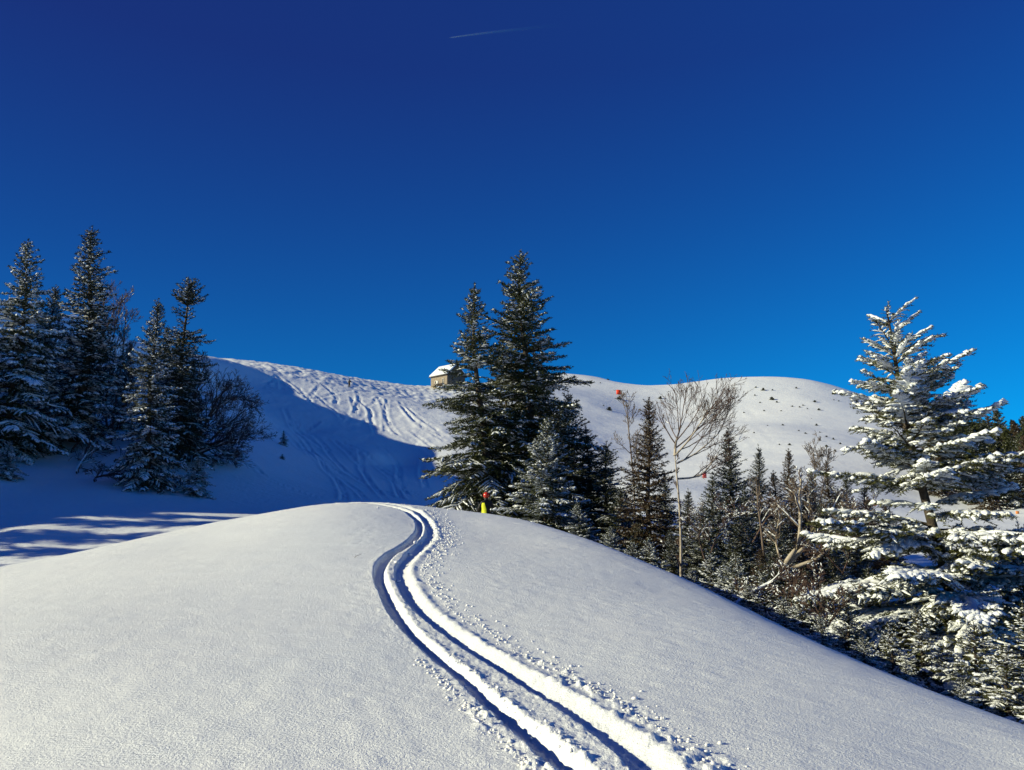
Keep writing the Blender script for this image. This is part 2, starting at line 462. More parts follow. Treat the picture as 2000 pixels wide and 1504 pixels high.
# ------------------------------------------------------------------ snow surfaces
def grid_sheet(name, us, rs, mat, press, skirt_in, skirt_out, label_kind='structure', rough=None):
    az = np.array(us)
    n, m = len(az), len(rs)
    A, RR = np.meshgrid(az, rs)          # rows are rings
    x = (RR * np.sin(A)).ravel(); y = (RR * np.cos(A)).ravel()
    z = land(x, y)
    if rough is not None: z = z + rough(x, y)
    z = press(x, y, z)
    z = z.reshape(m, n)
    if skirt_in: z[0] -= skirt_in
    if skirt_out: z[-1] -= skirt_out
    V = np.stack([x, y, z.ravel()], 1)
    i = np.arange(m - 1)[:, None] * n + np.arange(n - 1)[None]
    F = np.stack([i, i + 1, i + 1 + n, i + n], -1).reshape(-1, 4)
    j = np.arange(m - 1) * n
    F = np.vstack([F, np.stack([j + n - 1, j, j + n, j + 2 * n - 1], -1)])   # closes the ring behind the camera
    o = mesh_from(name, V, F[:, ::-1], mat, smooth=True)
    return tag(o, kind=label_kind)

def azs(bands, dcoarse):
    """azimuths: dense inside the picture (steps given in photograph pixels), coarse round the rest"""
    a = []
    for u0, u1, du in bands:
        a += [math.atan((u - 1000.0) / 1535.0) for u in np.arange(u0, u1, du)]
    a0, a1 = a[0], a[-1]
    rest = list(np.arange(a1 + dcoarse, a0 + 2 * math.pi - dcoarse * .5, dcoarse))
    return a + rest

def rough_near(x, y):
    r = np.hypot(x, y)
    return (.012 * vnoise(x * .6, y * .6, 40) + .004 * vnoise(x * 2.6, y * 2.1, 41) + .003 * vnoise(x * 9 + y * 3, y * 8, 42)) * sstep(1, 3, r)

def rough_far(x, y):
    r = np.hypot(x, y)
    k = sstep(24, 60, r)
    bowl = sstep(80, 110, r) * (1 - sstep(230, 260, r)) * sstep(-75, -55, x) * (1 - sstep(5, 20, x))
    return k * (.22 * vnoise(x * .07, y * .07, 50) + .05 * vnoise(x * .3, y * .3, 51)) + bowl * (.05 + .10 * sstep(148, 160, r)) * (vnoise(x * .7 , y * .5, 52) + .7 * vnoise(x * 1.6, y * 1.1, 53))

near_r = np.concatenate([[0.02], np.linspace(.3, 2.4, 8), np.exp(np.linspace(math.log(2.8), math.log(24.5), 520))])
far_r = np.concatenate([np.exp(np.linspace(math.log(24.0), math.log(330), 350)), [360, 400, 460, 560, 700, 1000, 1500]])
mound = grid_sheet('snow_mound', azs([(-90, 680, 12), (680, 720, 5), (720, 1420, 2.3), (1420, 1460, 5), (1460, 2090, 12)], R(5)), near_r, M['snow_near'], press_near, 0, .5, rough=rough_near)
hills = grid_sheet('snow_hills', azs([(-90, 370, 9), (370, 920, 2.4), (920, 2090, 8)], R(3)), far_r, M['snow_far'], press_far, .5, 0, rough=rough_far)
# ------------------------------------------------------------------ materials of the plants
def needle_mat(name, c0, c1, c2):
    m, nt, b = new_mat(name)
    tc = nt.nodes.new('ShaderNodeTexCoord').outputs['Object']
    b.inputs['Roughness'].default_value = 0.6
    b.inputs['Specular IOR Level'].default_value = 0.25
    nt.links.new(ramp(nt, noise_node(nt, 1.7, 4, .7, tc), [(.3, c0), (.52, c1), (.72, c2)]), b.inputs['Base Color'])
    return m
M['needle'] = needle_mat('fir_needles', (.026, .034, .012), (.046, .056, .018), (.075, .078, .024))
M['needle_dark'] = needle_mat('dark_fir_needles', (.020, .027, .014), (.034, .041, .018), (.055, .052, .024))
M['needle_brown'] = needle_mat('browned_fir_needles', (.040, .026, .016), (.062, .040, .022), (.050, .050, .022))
M['needle_warm'] = needle_mat('warm_green_fir_needles', (.036, .042, .012), (.066, .070, .018), (.105, .098, .028))  # warmer, yellower green than the other firs
M['bark'] = two_tone('fir_bark', (.035, .026, .020), (.085, .070, .055), 9, .85, .02, 22)
M['birch'] = two_tone('birch_bark', (.12, .10, .08), (.40, .35, .28), 5, .7, .01, 20, lo=.38, hi=.5)
M['twig'] = two_tone('bare_twigs', (.055, .032, .028), (.12, .078, .060), 4, .8)
M['twig_pale'] = two_tone('pale_bare_twigs', (.09, .065, .05), (.19, .15, .12), 4, .8)
m, nt, b = new_mat('branch_snow'); M['snow'] = m
_tc = nt.nodes.new('ShaderNodeTexCoord').outputs['Object']
b.inputs['Base Color'].default_value = (.78, .83, .88, 1)
b.inputs['Roughness'].default_value = .6
b.inputs['Specular IOR Level'].default_value = .15
nt.links.new(bump(nt, noise_node(nt, 22, 4, .6, _tc), .02, .8), b.inputs['Normal'])

# ------------------------------------------------------------------ conifers
def unit(v):
    return v / (np.linalg.norm(v, axis=-1, keepdims=True) + 1e-9)

class Soup:
    """gathers the pieces of one mesh"""
    def __init__(self): self.v = []; self.f3 = []; self.f4 = []; self.n = 0
    def add(self, v, f):
        v = np.asarray(v, np.float32).reshape(-1, 3); f = np.asarray(f)
        if not len(f): return
        (self.f3 if f.shape[1] == 3 else self.f4).append(f + self.n)
        self.v.append(v); self.n += len(v)
    def build(self, name, mat, parent=None, smooth=False):
        if not self.v: return None
        fl = []
        if self.f3: fl.append(np.vstack(self.f3))
        if self.f4: fl.append(np.vstack(self.f4))
        return mesh_from(name, np.vstack(self.v), fl, mat, smooth, parent)

def tubes(soup, P, Rr, sides=5, flat=1.0, cap=True):
    """P (n, k, 3) centre lines, Rr (n, k) radii; closed at the ends by shrinking radii"""
    n, k, _ = P.shape
    T = unit(np.gradient(P, axis=1))
    up = np.zeros_like(T); up[..., 2] = 1
    steep = np.abs(T[..., 2]) > .95
    up[steep] = (1, 0, 0)
    A = unit(np.cross(T, up)); B = np.cross(A, T)
    ang = np.arange(sides) / sides * 2 * math.pi
    V = P[:, :, None, :] + Rr[:, :, None, None] * (A[:, :, None, :] * np.cos(ang)[None, None, :, None] + B[:, :, None, :] * np.sin(ang)[None, None, :, None] * flat)
    base = (np.arange(n) * k * sides)[:, None, None]
    i = (np.arange(k - 1) * sides)[None, :, None]; j = np.arange(sides)[None, None, :]; j2 = (j + 1) % sides
    F = np.stack(np.broadcast_arrays(base + i + j, base + i + j2, base + i + sides + j2, base + i + sides + j), -1).reshape(-1, 4)
    soup.add(V, F)

def twig_points(p0, d, L, droop, k):
    s = np.linspace(0, 1, k)[None, :, None]
    P = p0[:, None, :] + d[:, None, :] * L[:, None, None] * s
    P[..., 2] -= (droop * L)[:, None] * (s[..., 0] ** 2)
    return P

def dress(needles, snow, p0, d, L, droop, thick, nl, ds, rs, per=3, sn_sides=5, sn_k=4, bw=.35):
    """needles along every twig and, where thick > 0, a ridge of snow lying on it"""
    n = len(L)
    K = int(np.clip(np.ceil(L.max() / ds), 2, 60))
    P = twig_points(p0, d, L, droop, K + 1)
    T = unit(np.gradient(P, axis=1))
    keep = (np.arange(K + 1)[None] % np.maximum(1, np.round(K * ds / np.maximum(L, ds)))[:, None].astype(int)) == 0
    C = P[keep]; TT = T[keep]
    m = len(C)
    side = unit(np.cross(TT, np.array([0, 0, 1.0])))
    upv = np.cross(side, TT)
    for q in range(per):
        a = {0: 0.15, 1: math.pi - .15, 2: 1.57, 3: -1.2, 4: 2.3}[q] + rs.normal(0, .45, m)
        out = side * np.cos(a)[:, None] + upv * np.sin(a)[:, None]
        dirn = unit(out + TT * (.75 + rs.normal(0, .25, m))[:, None])
        ln = nl * rs.uniform(.65, 1.25, m)
        c = C + TT * (rs.uniform(-.5, .5, m) * ds)[:, None]
        w = unit(np.cross(dirn, rs.normal(0, 1, (m, 3)) + TT)) * (nl * bw * .5)
        V = np.stack([c - w, c + w, c + dirn * ln[:, None]], 1)
        needles.add(V, np.arange(3 * m).reshape(-1, 3))
    q = thick > 0
    if snow is not None and q.any():
        P = twig_points(p0[q], d[q], L[q] * rs.uniform(.8, 1.08, q.sum()), droop[q], sn_k)
        th = thick[q][:, None] * rs.uniform(.7, 1.25, (q.sum(), sn_k))
        prof = np.sin(np.linspace(.18, .92, sn_k) * math.pi) ** .55
        prof[0] = max(.3, prof[0] * .8); prof[-1] = .22
        P[..., 2] += th * .42
        P += rs.normal(0, 1, P.shape) * (thick[q] * .12)[:, None, None]
        tubes(snow, P, th * prof[None] * (1.22 if sn_k > 4 else 1.0), sn_sides, .58 if sn_k > 4 else .74)
        # close both ends with a small fan is not needed: the ends shrink to almost nothing

def bough_twigs(rs, base, az, L, el, droop, spacing, wide, upturn=0.0, jitter=.12, k2=0.0):
    """one bough: its axis and the twigs of its fan. Returns axis points, twig arrays"""
    hd = np.array([math.cos(az), math.sin(az), 0.0])
    n = 9
    s = np.linspace(0, 1, n)[:, None]
    A = base + hd * (L * math.cos(el)) * s
    A[:, 2] += (math.sin(el) * L * s - droop * L * s ** 2 + upturn * L * s ** 4)[:, 0]
    A += np.cumsum(rs.normal(0, .012 * L, (n, 3)), 0) * s
    m = max(3, int(L / spacing))
    t = np.linspace(.10, .985, m)
    pos = np.stack([np.interp(t, s[:, 0], A[:, i]) for i in range(3)], 1)
    tan = unit(np.stack([np.interp(t, s[:, 0], np.gradient(A[:, i])) for i in range(3)], 1))
    sd = unit(np.cross(tan, [0, 0, 1.0]))
    P, D, Ln, Dr, Ax = [], [], [], [], []
    for sg in (-1, 1):
        ang = np.radians(rs.normal(54, 8, m)) * (1 - .25 * t)
        d = unit(tan * np.cos(ang)[:, None] + sd * (sg * np.sin(ang))[:, None] + np.array([0, 0, 1.0]) * rs.normal(-.03, jitter, m)[:, None])
        ln = L * wide * (1 - t) ** .75 * np.minimum(1, .45 + t * 2.2) * rs.uniform(.7, 1.15, m) + .055 * L ** .5
        P.append(pos); D.append(d); Ln.append(ln); Dr.append(rs.uniform(.05, .28, m)); Ax.append(t)
    P.append(A[[-2]]); D.append(unit(A[[-1]] - A[[-2]])); Ln.append(np.array([.12 * L + .04])); Dr.append(np.array([.1])); Ax.append(np.array([1.0]))
    P = np.vstack(P); D = np.vstack(D); Ln = np.concatenate(Ln); Dr = np.concatenate(Dr); Ax = np.concatenate(Ax)
    if k2 > 0:                                  # side shoots on the longer twigs
        big = Ln > k2
        P2, D2, L2, R2, X2 = [], [], [], [], []
        for f in (.3, .52, .74):
            for sg in (-1, 1):
                d = D[big]; sd2 = unit(np.cross(d, [0, 0, 1.0]))
                a = np.radians(rs.normal(50, 9, big.sum()))
                dd = unit(d * np.cos(a)[:, None] + sd2 * (sg * np.sin(a))[:, None] + np.array([0, 0, 1.0]) * rs.normal(-.03, jitter, big.sum())[:, None])
                p = P[big] + d * (Ln[big] * f)[:, None]; p[:, 2] -= Dr[big] * Ln[big] * f * f
                P2.append(p); D2.append(dd); L2.append(Ln[big] * (1 - f) * .62 * rs.uniform(.7, 1.2, big.sum())); R2.append(Dr[big]); X2.append(Ax[big])
        P = np.vstack([P] + P2); D = np.vstack([D] + D2); Ln = np.concatenate([Ln] + L2); Dr = np.concatenate([Dr] + R2); Ax = np.concatenate([Ax] + X2)
    return A, P, D, Ln, Dr, Ax

def conifer(name, seed, H, Rmax, start=.06, whorl=.34, per=(4, 6), el_top=42, el_mid=8, el_low=-16, droop=.16, prof=.85, spacing=.13, wide=.34,
            nl=.11, ds=.075, snow=.55, snow_t=.055, mat='needle', lean=(0, 0), gaps=(), side=None, upturn=.06, tri_per=3, ragged=.22, hero=False, k2=0, sn_k=4, sn_sides=4, bw=.35, extra_snow_low=0.0, trunk_r=None, belly=0.0):
    rs = np.random.default_rng(seed)
    root = empty(name)
    tr = trunk_r or (.013 * H + .03)
    def axis(z):
        f = z / H
        return np.array([lean[0] * f ** 1.3 * H + .012 * H * math.sin(f * 7 + seed), lean[1] * f ** 1.3 * H + .010 * H * math.sin(f * 6 + seed * 2), z])
    zs = np.linspace(-.4, H, 22)
    tp = np.array([axis(max(z, 0)) + (0, 0, min(z, 0)) for z in zs])
    tk = Soup(); tubes(tk, tp[None], (tr * np.clip(1 - zs / H, 0, 1.05) ** .8 + .006 * (1 + H / 12))[None], 8)
    tk.build('trunk', M['bark'], root, True)
    wood, needles, snw = Soup(), Soup(), Soup()
    boughs = []
    z = H * start
    while z < H * .985:
        f = z / H
        Lz = Rmax * ((1 - f) ** prof) * (1 - belly * math.exp(-((f - start) / .10) ** 2)) + .05 * Rmax
        k = 1.0
        for g0, g1, gk in gaps:
            if g0 <= f <= g1: k = gk
        cnt = rs.integers(per[0], per[1] + 1)
        a0 = rs.uniform(0, 6.28)
        for q in range(cnt):
            if rs.random() > (k if k < 1 else 1): continue
            az = a0 + q * 2 * math.pi / cnt + rs.normal(0, .25)
            L = Lz * (1 + rs.normal(0, ragged)) * (k ** .5 if k < 1 else k)
            if side is not None: L *= side(az, f)
            L = max(L, .10)
            if f > .55: el = math.radians(np.interp(f, [.55, 1], [el_mid, el_top]) + rs.normal(0, 6))
            else: el = math.radians(np.interp(f, [0, .55], [el_low, el_mid]) + rs.normal(0, 7))
            boughs.append((axis(z + rs.normal(0, .25) * whorl), az, L, el, f))
        z += whorl * (0.62 + .5 * (1 - f)) * rs.uniform(.8, 1.2)
    # the leader
    top = axis(H * .975)
    boughs.append((top, 0, .05 * H * .5 + .12, math.radians(86), 1.0))
    for bi, (base, az, L, el, f) in enumerate(boughs):
        sp = spacing * (1 if not hero else min(1, .55 + L * .4))
        A, P, D, Ln, Dr, Ax = bough_twigs(rs, base, az, L, el, droop * (1 - .7 * f), sp, wide, upturn, k2=k2)
        w, nd, sn = (Soup(), Soup(), Soup()) if hero else (wood, needles, snw)
        rad = np.linspace(1, .18, len(A)) * (.010 + .012 * L) * (1.0 if hero else 1.2)
        tubes(w, A[None], rad[None], 4)
        cover = rs.random() < (snow + extra_snow_low * (1 - f))
        amount = (snow + extra_snow_low * (1 - f)) * (1 if cover else .35)
        th = np.where(rs.random(len(Ln)) < amount + .15, snow_t * rs.uniform(.55, 1.2, len(Ln)) * (.55 + .45 * Ax) * min(1.0, .45 + L * .45), 0)
        if f > .985: th *= .3
        if hero and f > .7: th *= np.interp(f, [.7, .95], [1, .5])
        dress(nd, sn, P, D, Ln, Dr, th, nl * min(1, .6 + .4 * L), ds, rs, tri_per, sn_sides, sn_k, bw)
        if hero:
            # a cushion of snow along the bough itself
            if cover and L > .35:
                q = A[1:].copy(); r = snow_t * np.sin(np.linspace(.12, .90, len(q)) * math.pi) ** .7 * rs.uniform(.45, 1.45, len(q)) * min(1.0, .5 + L * .3)
                q[:, 2] += r * .45
                tubes(sn, q[None], r[None], 7, .7)
            bo = w.build('bough', M['bark'], root, True)
            # needles and wood of one bough are one mesh with two materials
            ndo = nd.build('needles', M[mat], bo)
            sno = sn.build('snow', M['snow'], bo, True)
    if not hero:
        wood.build('branches', M['bark'], root)
        needles.build('foliage', M[mat], root)
        o = snw.build('snow', M['snow'], root, True)
        if o: o['kind'] = 'stuff'
    root['H'] = H
    return root

def kids(o):
    return [c for c in o.children]

def clone(root, name=None):
    c = root.copy(); COL.objects.link(c)
    for ch in kids(root):
        d = ch.copy(); COL.objects.link(d); d.parent = c
        for g in kids(ch):
            e = g.copy(); COL.objects.link(e); e.parent = d
    return c

USED = set()
def plant(proto, u, Y, vtop, label, cat, group=None, rot=0.0, fat=1.0, vb=1000, sink=.1, name=None):
    """stand a copy of proto on the snow Y metres ahead so that it reaches as high as in the photograph"""
    a, _ = ray(u, vb)
    x = a * Y
    g = land1(x, Y) - sink
    _, t = ray(u, vtop)
    h = EYE + t * Y - g
    o = proto if proto.name not in USED else clone(proto)
    USED.add(proto.name)
    o.location = (x, Y, g)
    s = h / proto['H']
    o.scale = (s * fat, s * fat, s)
    o.rotation_euler = (0, 0, rot)
    if name: o.name = name
    tag(o, label, cat, group)
    return o

def fresh(seed, **kw):
    return conifer(seed=seed, **kw)
# ------------------------------------------------------------------ bare trees and shrubs
def grow(rs, out, p, d, L, r, level, maxlevel, kids_n, spread, up, wob, shrink=.62):
    """one limb with its side limbs; out[level] collects (points, radii)"""
    n = 6 if level < 2 else (4 if level < maxlevel else 3)
    pts = [np.array(p, float)]; d = unit(np.array(d, float)[None])[0]
    for i in range(n - 1):
        d = unit((d + rs.normal(0, wob, 3) + np.array([0, 0, up * (1 + level * .3)]) * .25)[None])[0]
        pts.append(pts[-1] + d * L / (n - 1))
    pts = np.array(pts)
    out.append((level, pts, np.linspace(r, r * (.45 if level < maxlevel else .3), n)))
    if level >= maxlevel: return
    sprout(rs, out, pts, L, r, level, maxlevel, kids_n, spread, up, wob, shrink)

def sprout(rs, out, pts, L, r, level, maxlevel, kids_n, spread, up, wob, shrink, lo=.25):
    T = unit(np.gradient(pts, axis=0)); m = len(pts)
    k = kids_n[min(level, len(kids_n) - 1)]
    for q in range(k):
        f = lo + (1 - lo) * (q + rs.uniform(.1, .9)) / k
        x = f * (m - 1); i = min(int(x), m - 2)
        pos = pts[i] + (pts[i + 1] - pts[i]) * (x - i)
        t = T[i]
        side = unit(np.cross(t, rs.normal(0, 1, 3))[None])[0]
        a = math.radians(rs.normal(spread, 9))
        grow(rs, out, pos, t * math.cos(a) + side * math.sin(a), L * shrink * (1.15 - .55 * f) * rs.uniform(.7, 1.2), max(r * (1 - .55 * f) * .55, .0035), level + 1, maxlevel, kids_n, spread, up, wob, shrink)

def bare_tree(name, seed, stems, maxlevel=4, kids_n=(7, 5, 4, 3), spread=42, up=.35, wob=.10, shrink=.6, bark='twig', twigs='twig', snow=.3, snow_t=.02, lo=.3, rmin=.004, thick=1.0):
    """stems: list of (points, base radius, reach)"""
    rs = np.random.default_rng(seed)
    root = empty(name)
    out = []
    for pts, r, L in stems:
        pts = smooth_path(np.array(pts, float), .35)
        out.append((0, pts, np.linspace(r, r * .3, len(pts))))
        sprout(rs, out, pts, L, r, 0, maxlevel, kids_n, spread, up, wob, shrink, lo)
    groups = {}
    for lv, P, rr in out: groups.setdefault((min(lv, 2), len(P)), []).append((P, np.maximum(rr, rmin) * thick))
    tk, tw, sn = Soup(), Soup(), Soup()
    for (lv, n), L in groups.items():
        P = np.stack([q[0] for q in L]); rr = np.stack([q[1] for q in L])
        tubes(tk if lv == 0 else tw, P, rr, 7 if lv == 0 else (4 if lv == 1 else 3))
        pick = rs.random(len(P)) < snow * (1.3 if lv < 2 else .8)
        flat = np.abs(unit(P[:, -1] - P[:, 0])[:, 2]) < .85
        pick &= flat
        if pick.any():
            Q = P[pick].copy(); s = rr[pick] * .9 + snow_t * rs.uniform(.4, 1.1, pick.sum())[:, None] * (1 if lv else 1.6)
            s[:, 0] *= .4; s[:, -1] *= .25
            Q[..., 2] += s * .5 + rr[pick] * .6
            tubes(sn, Q, s, 5, .7)
    tk.build('trunk', M[bark], root, True)
    tw.build('branches', M[twigs], root)
    o = sn.build('snow', M['snow'], root, True)
    if o: o['kind'] = 'stuff'
    zs = max(q[1][:, 2].max() for q in out)
    root['H'] = float(zs)
    return root

# ------------------------------------------------------------------ the firs behind the mound
tall = conifer('fir_tree', 11, 13.0, 2.45, start=.05, whorl=.30, per=(5, 7), prof=.72, snow=.50, snow_t=.062, ragged=.24, lean=(-.010, 0), nl=.14, ds=.105, spacing=.16, wide=.44, el_low=-24, droop=.20, tri_per=3)
G1 = 'tall firs behind the mound crest'
plant(tall, 1030, 37, 497, 'tallest dark fir of the middle clump, its top highest against the sky', 'fir tree', G1, fat=1.18)
twin = conifer('fir_tree', 12, 11.6, 2.45, start=.07, whorl=.31, per=(5, 7), prof=.84, snow=.5, snow_t=.062, ragged=.28, lean=(-.045, 0), nl=.14, ds=.105, spacing=.16, wide=.44, el_low=-26, droop=.22,
               gaps=((.60, .66, .5), (.80, .84, .6)), side=lambda az, f: 1.0 + .25 * math.cos(az - math.pi) * (1 - f), tri_per=3)
plant(twin, 948, 35.5, 562, 'second tall fir whose low boughs hang over the yellow clad skier', 'fir tree', G1, fat=1.12)
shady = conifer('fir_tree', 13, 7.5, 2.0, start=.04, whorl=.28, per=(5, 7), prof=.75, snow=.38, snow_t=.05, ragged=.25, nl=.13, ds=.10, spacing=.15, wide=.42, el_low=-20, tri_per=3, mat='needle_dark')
young = conifer('fir_tree', 14, 4.6, 1.65, start=.03, whorl=.20, per=(6, 8), prof=.85, snow=.95, snow_t=.050, ragged=.14, nl=.09, ds=.07, spacing=.10, wide=.42, el_top=55, el_mid=22, el_low=-4, droop=.22, upturn=.0, tri_per=3)
plant(young, 1066, 30.5, 822, 'young snow covered fir in front of the tallest fir, pale with hanging snowy boughs', 'fir tree', 'firs beside the mound crest', fat=1.08)
G2 = 'firs beside the mound crest'
plant(shady, 1112, 38, 770, 'dark shaded fir immediately right of the tallest fir', 'fir tree', G2, rot=1.0, fat=1.05)
plant(shady, 1150, 36.5, 838, 'shorter dark fir in the blue shade, behind the young snowy fir', 'fir tree', G2, rot=3.0, fat=1.15)
plant(shady, 1186, 35, 868, 'thin topped dark fir ending the tall clump on its right side', 'fir tree', G2, rot=4.4, fat=1.3)
plant(shady, 1212, 33, 955, 'lowest dark fir at the right foot of the tall clump', 'fir tree', G2, rot=.7, fat=1.5)
plant(shady, 1092, 35, 800, 'dark fir rising just behind the young snowy fir', 'fir tree', G2, rot=5.2, fat=1.1)
plant(shady, 985, 40, 655, 'dark fir in the gap between the two tall firs, lower than both', 'fir tree', G2, rot=3.2, fat=.8)
plant(shady, 1055, 40, 700, 'dense dark fir filling the gap behind the tallest fir', 'fir tree', G2, rot=2.2, fat=.85)
plant(young, 1130, 29, 985, 'low snowy fir at the foot of the shaded firs', 'fir tree', G2, rot=2.0, fat=1.3)
plant(young, 1192, 26, 1030, 'knee high snowy fir at the mound edge, below the thin topped fir', 'fir tree', G2, rot=4.0, fat=1.4)

# the leaning trunk with dead branches seen behind the skier
# ------------------------------------------------------------------ the mixed wood down the right side of the mound
G3 = 'firs in the wood right of the mound'
spire = conifer('fir_tree', 21, 6.2, 1.35, start=.06, whorl=.20, per=(5, 7), prof=.80, snow=.30, snow_t=.035, ragged=.18, nl=.10, ds=.08, spacing=.11, wide=.42, el_top=38, el_mid=12, el_low=-14, mat='needle_brown', tri_per=3, sn_k=3)
slim = conifer('fir_tree', 22, 6.6, 1.6, start=.06, whorl=.20, per=(5, 7), prof=.9, snow=.72, snow_t=.038, ragged=.16, nl=.10, ds=.08, spacing=.115, wide=.42, el_top=40, el_mid=14, el_low=-14, mat='needle_dark', tri_per=3, sn_k=3)
small = conifer('fir_tree', 23, 2.6, 1.0, start=.03, whorl=.16, per=(5, 7), prof=.8, snow=.95, snow_t=.042, ragged=.18, nl=.07, ds=.055, spacing=.08, wide=.45, el_top=48, el_mid=10, el_low=-14, droop=.25, upturn=0, tri_per=3)
for pr, u, Y, v, rot, fat, lab in [
    (slim, 1372, 24, 985, 1.9, 1.3, 'snow speckled fir between the tall birch and the dark bushy fir'),
    (slim, 1440, 21.5, 1000, .3, 1.35, 'white dusted fir low in front of the dark bushy fir'),
    (slim, 1530, 24, 985, 2.9, 1.3, 'white dusted fir behind the stems of the crooked birch'),
    (spire, 1575, 28, 950, 1.5, 1.3, 'brown fir right behind the crooked birch crown'),
    (slim, 1640, 29, 960, 4.6, 1.3, 'grey green fir in the thick of the wood near its right end'),
    (spire, 1700, 33, 975, 3.0, 1.3, 'brown fir at the right end of the wood, just left of the great fir'),
    (slim, 1250, 27, 1000, 4.0, 1.3, 'shaded fir between the tall clump and the brownish spire fir'),
    (slim, 1310, 23.5, 1035, 5.0, 1.3, 'snowy fir at the left foot of the tall birch'),
    (small, 1410, 16.8, 1110, 3.3, 1.4, 'white snow laden fir at the mound edge, third right of the birch foot'),
    (small, 1455, 15.0, 1140, .9, 1.3, 'snow buried little fir beside the fallen branch'),
    (small, 1345, 18.5, 1110, 2.0, 1.0, 'tiny snowy fir tucked against the foot of the tall birch'),
    (small, 1520, 13.2, 1168, 5.1, 1.2, 'small white topped fir at the mound edge right of the fallen branch'),
    (small, 1590, 12.0, 1205, .5, 1.2, 'small snowy fir at the mound edge below the crooked birch'),
    (small, 1668, 10.9, 1245, 1.9, 1.3, 'small snow capped fir at the mound edge left of the great fir foot'),
    (slim, 1565, 16.5, 1115, 3.2, 1.5, 'shaded fir between the fallen branch and the crooked birch'),
    (spire, 1480, 18, 1075, .9, 1.2, 'brown shaded fir behind the low snowy firs'),
    (spire, 1270, 27, 786, .4, .95, 'brownish spire shaped fir, its dark top standing against the far white hill'),
    (slim, 1427, 27, 845, 1.2, 1.05, 'dark bushy fir between the tall birch and the slender fir'),
    (slim, 1487, 30, 876, 2.6, .8, 'slender grey green fir right of the dark bushy fir'),
    (spire, 1547, 33, 882, 2.0, .85, 'rust brown fir behind the crooked birch'),
    (slim, 1395, 25, 930, 4.0, 1.1, 'snow dusted fir filling the gap behind the tall birch'),
    (slim, 1458, 25, 950, 5.2, 1.0, 'shaded fir at the foot of the slender fir'),
    (spire, 1515, 27, 925, 5.0, 1.0, 'narrow fir touching the left stem of the crooked birch'),
    (slim, 1588, 31, 925, .9, .95, 'small topped fir just right of the rust brown fir'),
    (spire, 1622, 34, 905, 3.3, 1.0, 'brown tinged fir among the far end of the wood'),
    (slim, 1655, 36, 930, 2.1, 1.0, 'fir near the end of the wood, left of the great snowy fir'),
    (spire, 1690, 38, 955, 1.1, 1.1, 'last low fir before the valley, left of the great snowy fir'),
    (slim, 1605, 25, 985, 3.9, 1.2, 'fir behind the snowy branch of the crooked birch'),
    (slim, 1665, 26, 1010, .2, 1.2, 'dim fir in the hollow beside the great snowy fir'),
    (spire, 1560, 22, 1040, 4.1, 1.15, 'low brown fir below the crooked birch'),
    (slim, 1345, 29, 960, 3.1, 1.1, 'fir behind the trunk of the tall birch'),
    (slim, 1300, 30, 930, 2.3, .9, 'fir hiding behind the brownish spire fir'),
    (slim, 1225, 31, 960, 5.6, .9, 'low dark fir left of the brownish spire fir'),
    (spire, 1730, 30, 985, 5.1, 1.2, 'fir peeping out under the left boughs of the great fir'),
    (small, 1268, 22.5, 1052, .3, 1.1, 'tiny snow laden fir at the mound edge below the spire fir'),
    (small, 1385, 17.5, 1078, 1.3, 1.1, 'small snow laden fir right of the birch foot'),
    (small, 1432, 16.2, 1082, 2.2, 1.0, 'second small snowy fir beyond the birch foot'),
    (small, 1232, 25, 1060, 3.0, 1.2, 'white capped bushy fir left of the birch foot'),
    (small, 1480, 15.8, 1115, 4.3, 1.3, 'low snowy fir above the fallen branches'),
    (slim, 1510, 20, 1030, 1.0, 1.3, 'shaded fir behind the fallen branches'),
    (slim, 1620, 17.5, 1085, 2.8, 1.4, 'dark fir in the hollow under the crooked birch'),
    (small, 1555, 14.2, 1165, .8, 1.3, 'half buried snowy fir right of the fallen branches'),
    (small, 1640, 13.2, 1190, 3.6, 1.4, 'small snowy fir in the shaded hollow under the great fir'),
    (slim, 1690, 15.5, 1110, 4.9, 1.3, 'dark fir just behind the lowest left bough of the great fir')]:
    plant(pr, u, Y, v, lab, 'fir tree', G3, rot=rot, fat=fat)

# ------------------------------------------------------------------ the great snowy fir at the right
def lop(az, f):
    w = math.cos(az - math.pi)            # a little longer to the left and lower down
    return 1.0 + w * (.34 * (1 - f) ** 1.3 if f < .52 else -.16) + .10 * math.sin(3 * az + 9 * f)
great = conifer('great_fir_tree', 31, 7.4, 2.62, start=.04, whorl=.30, per=(4, 6), prof=.72, snow=.72, snow_t=.062, ragged=.20, lean=(-.125, 0), nl=.060, ds=.042, spacing=.085, wide=.36,
                el_top=38, el_mid=14, el_low=-14, droop=.20, upturn=.0, gaps=((.48, .54, .62),), hero=True, side=lop, sn_k=5, sn_sides=4, tri_per=3, k2=.34, trunk_r=.12, bw=.30, mat='needle_warm')
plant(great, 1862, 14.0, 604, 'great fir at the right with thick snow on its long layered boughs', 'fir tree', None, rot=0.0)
near_fir = conifer('fir_tree', 32, 4.2, 1.7, start=.03, whorl=.26, per=(5, 6), prof=.8, snow=.62, snow_t=.055, ragged=.22, nl=.065, ds=.05, spacing=.085, wide=.46, el_top=45, el_mid=10, el_low=-10, droop=.22, upturn=0, tri_per=3, sn_k=5, mat='needle_warm')
G4 = 'firs at the foot of the great fir'
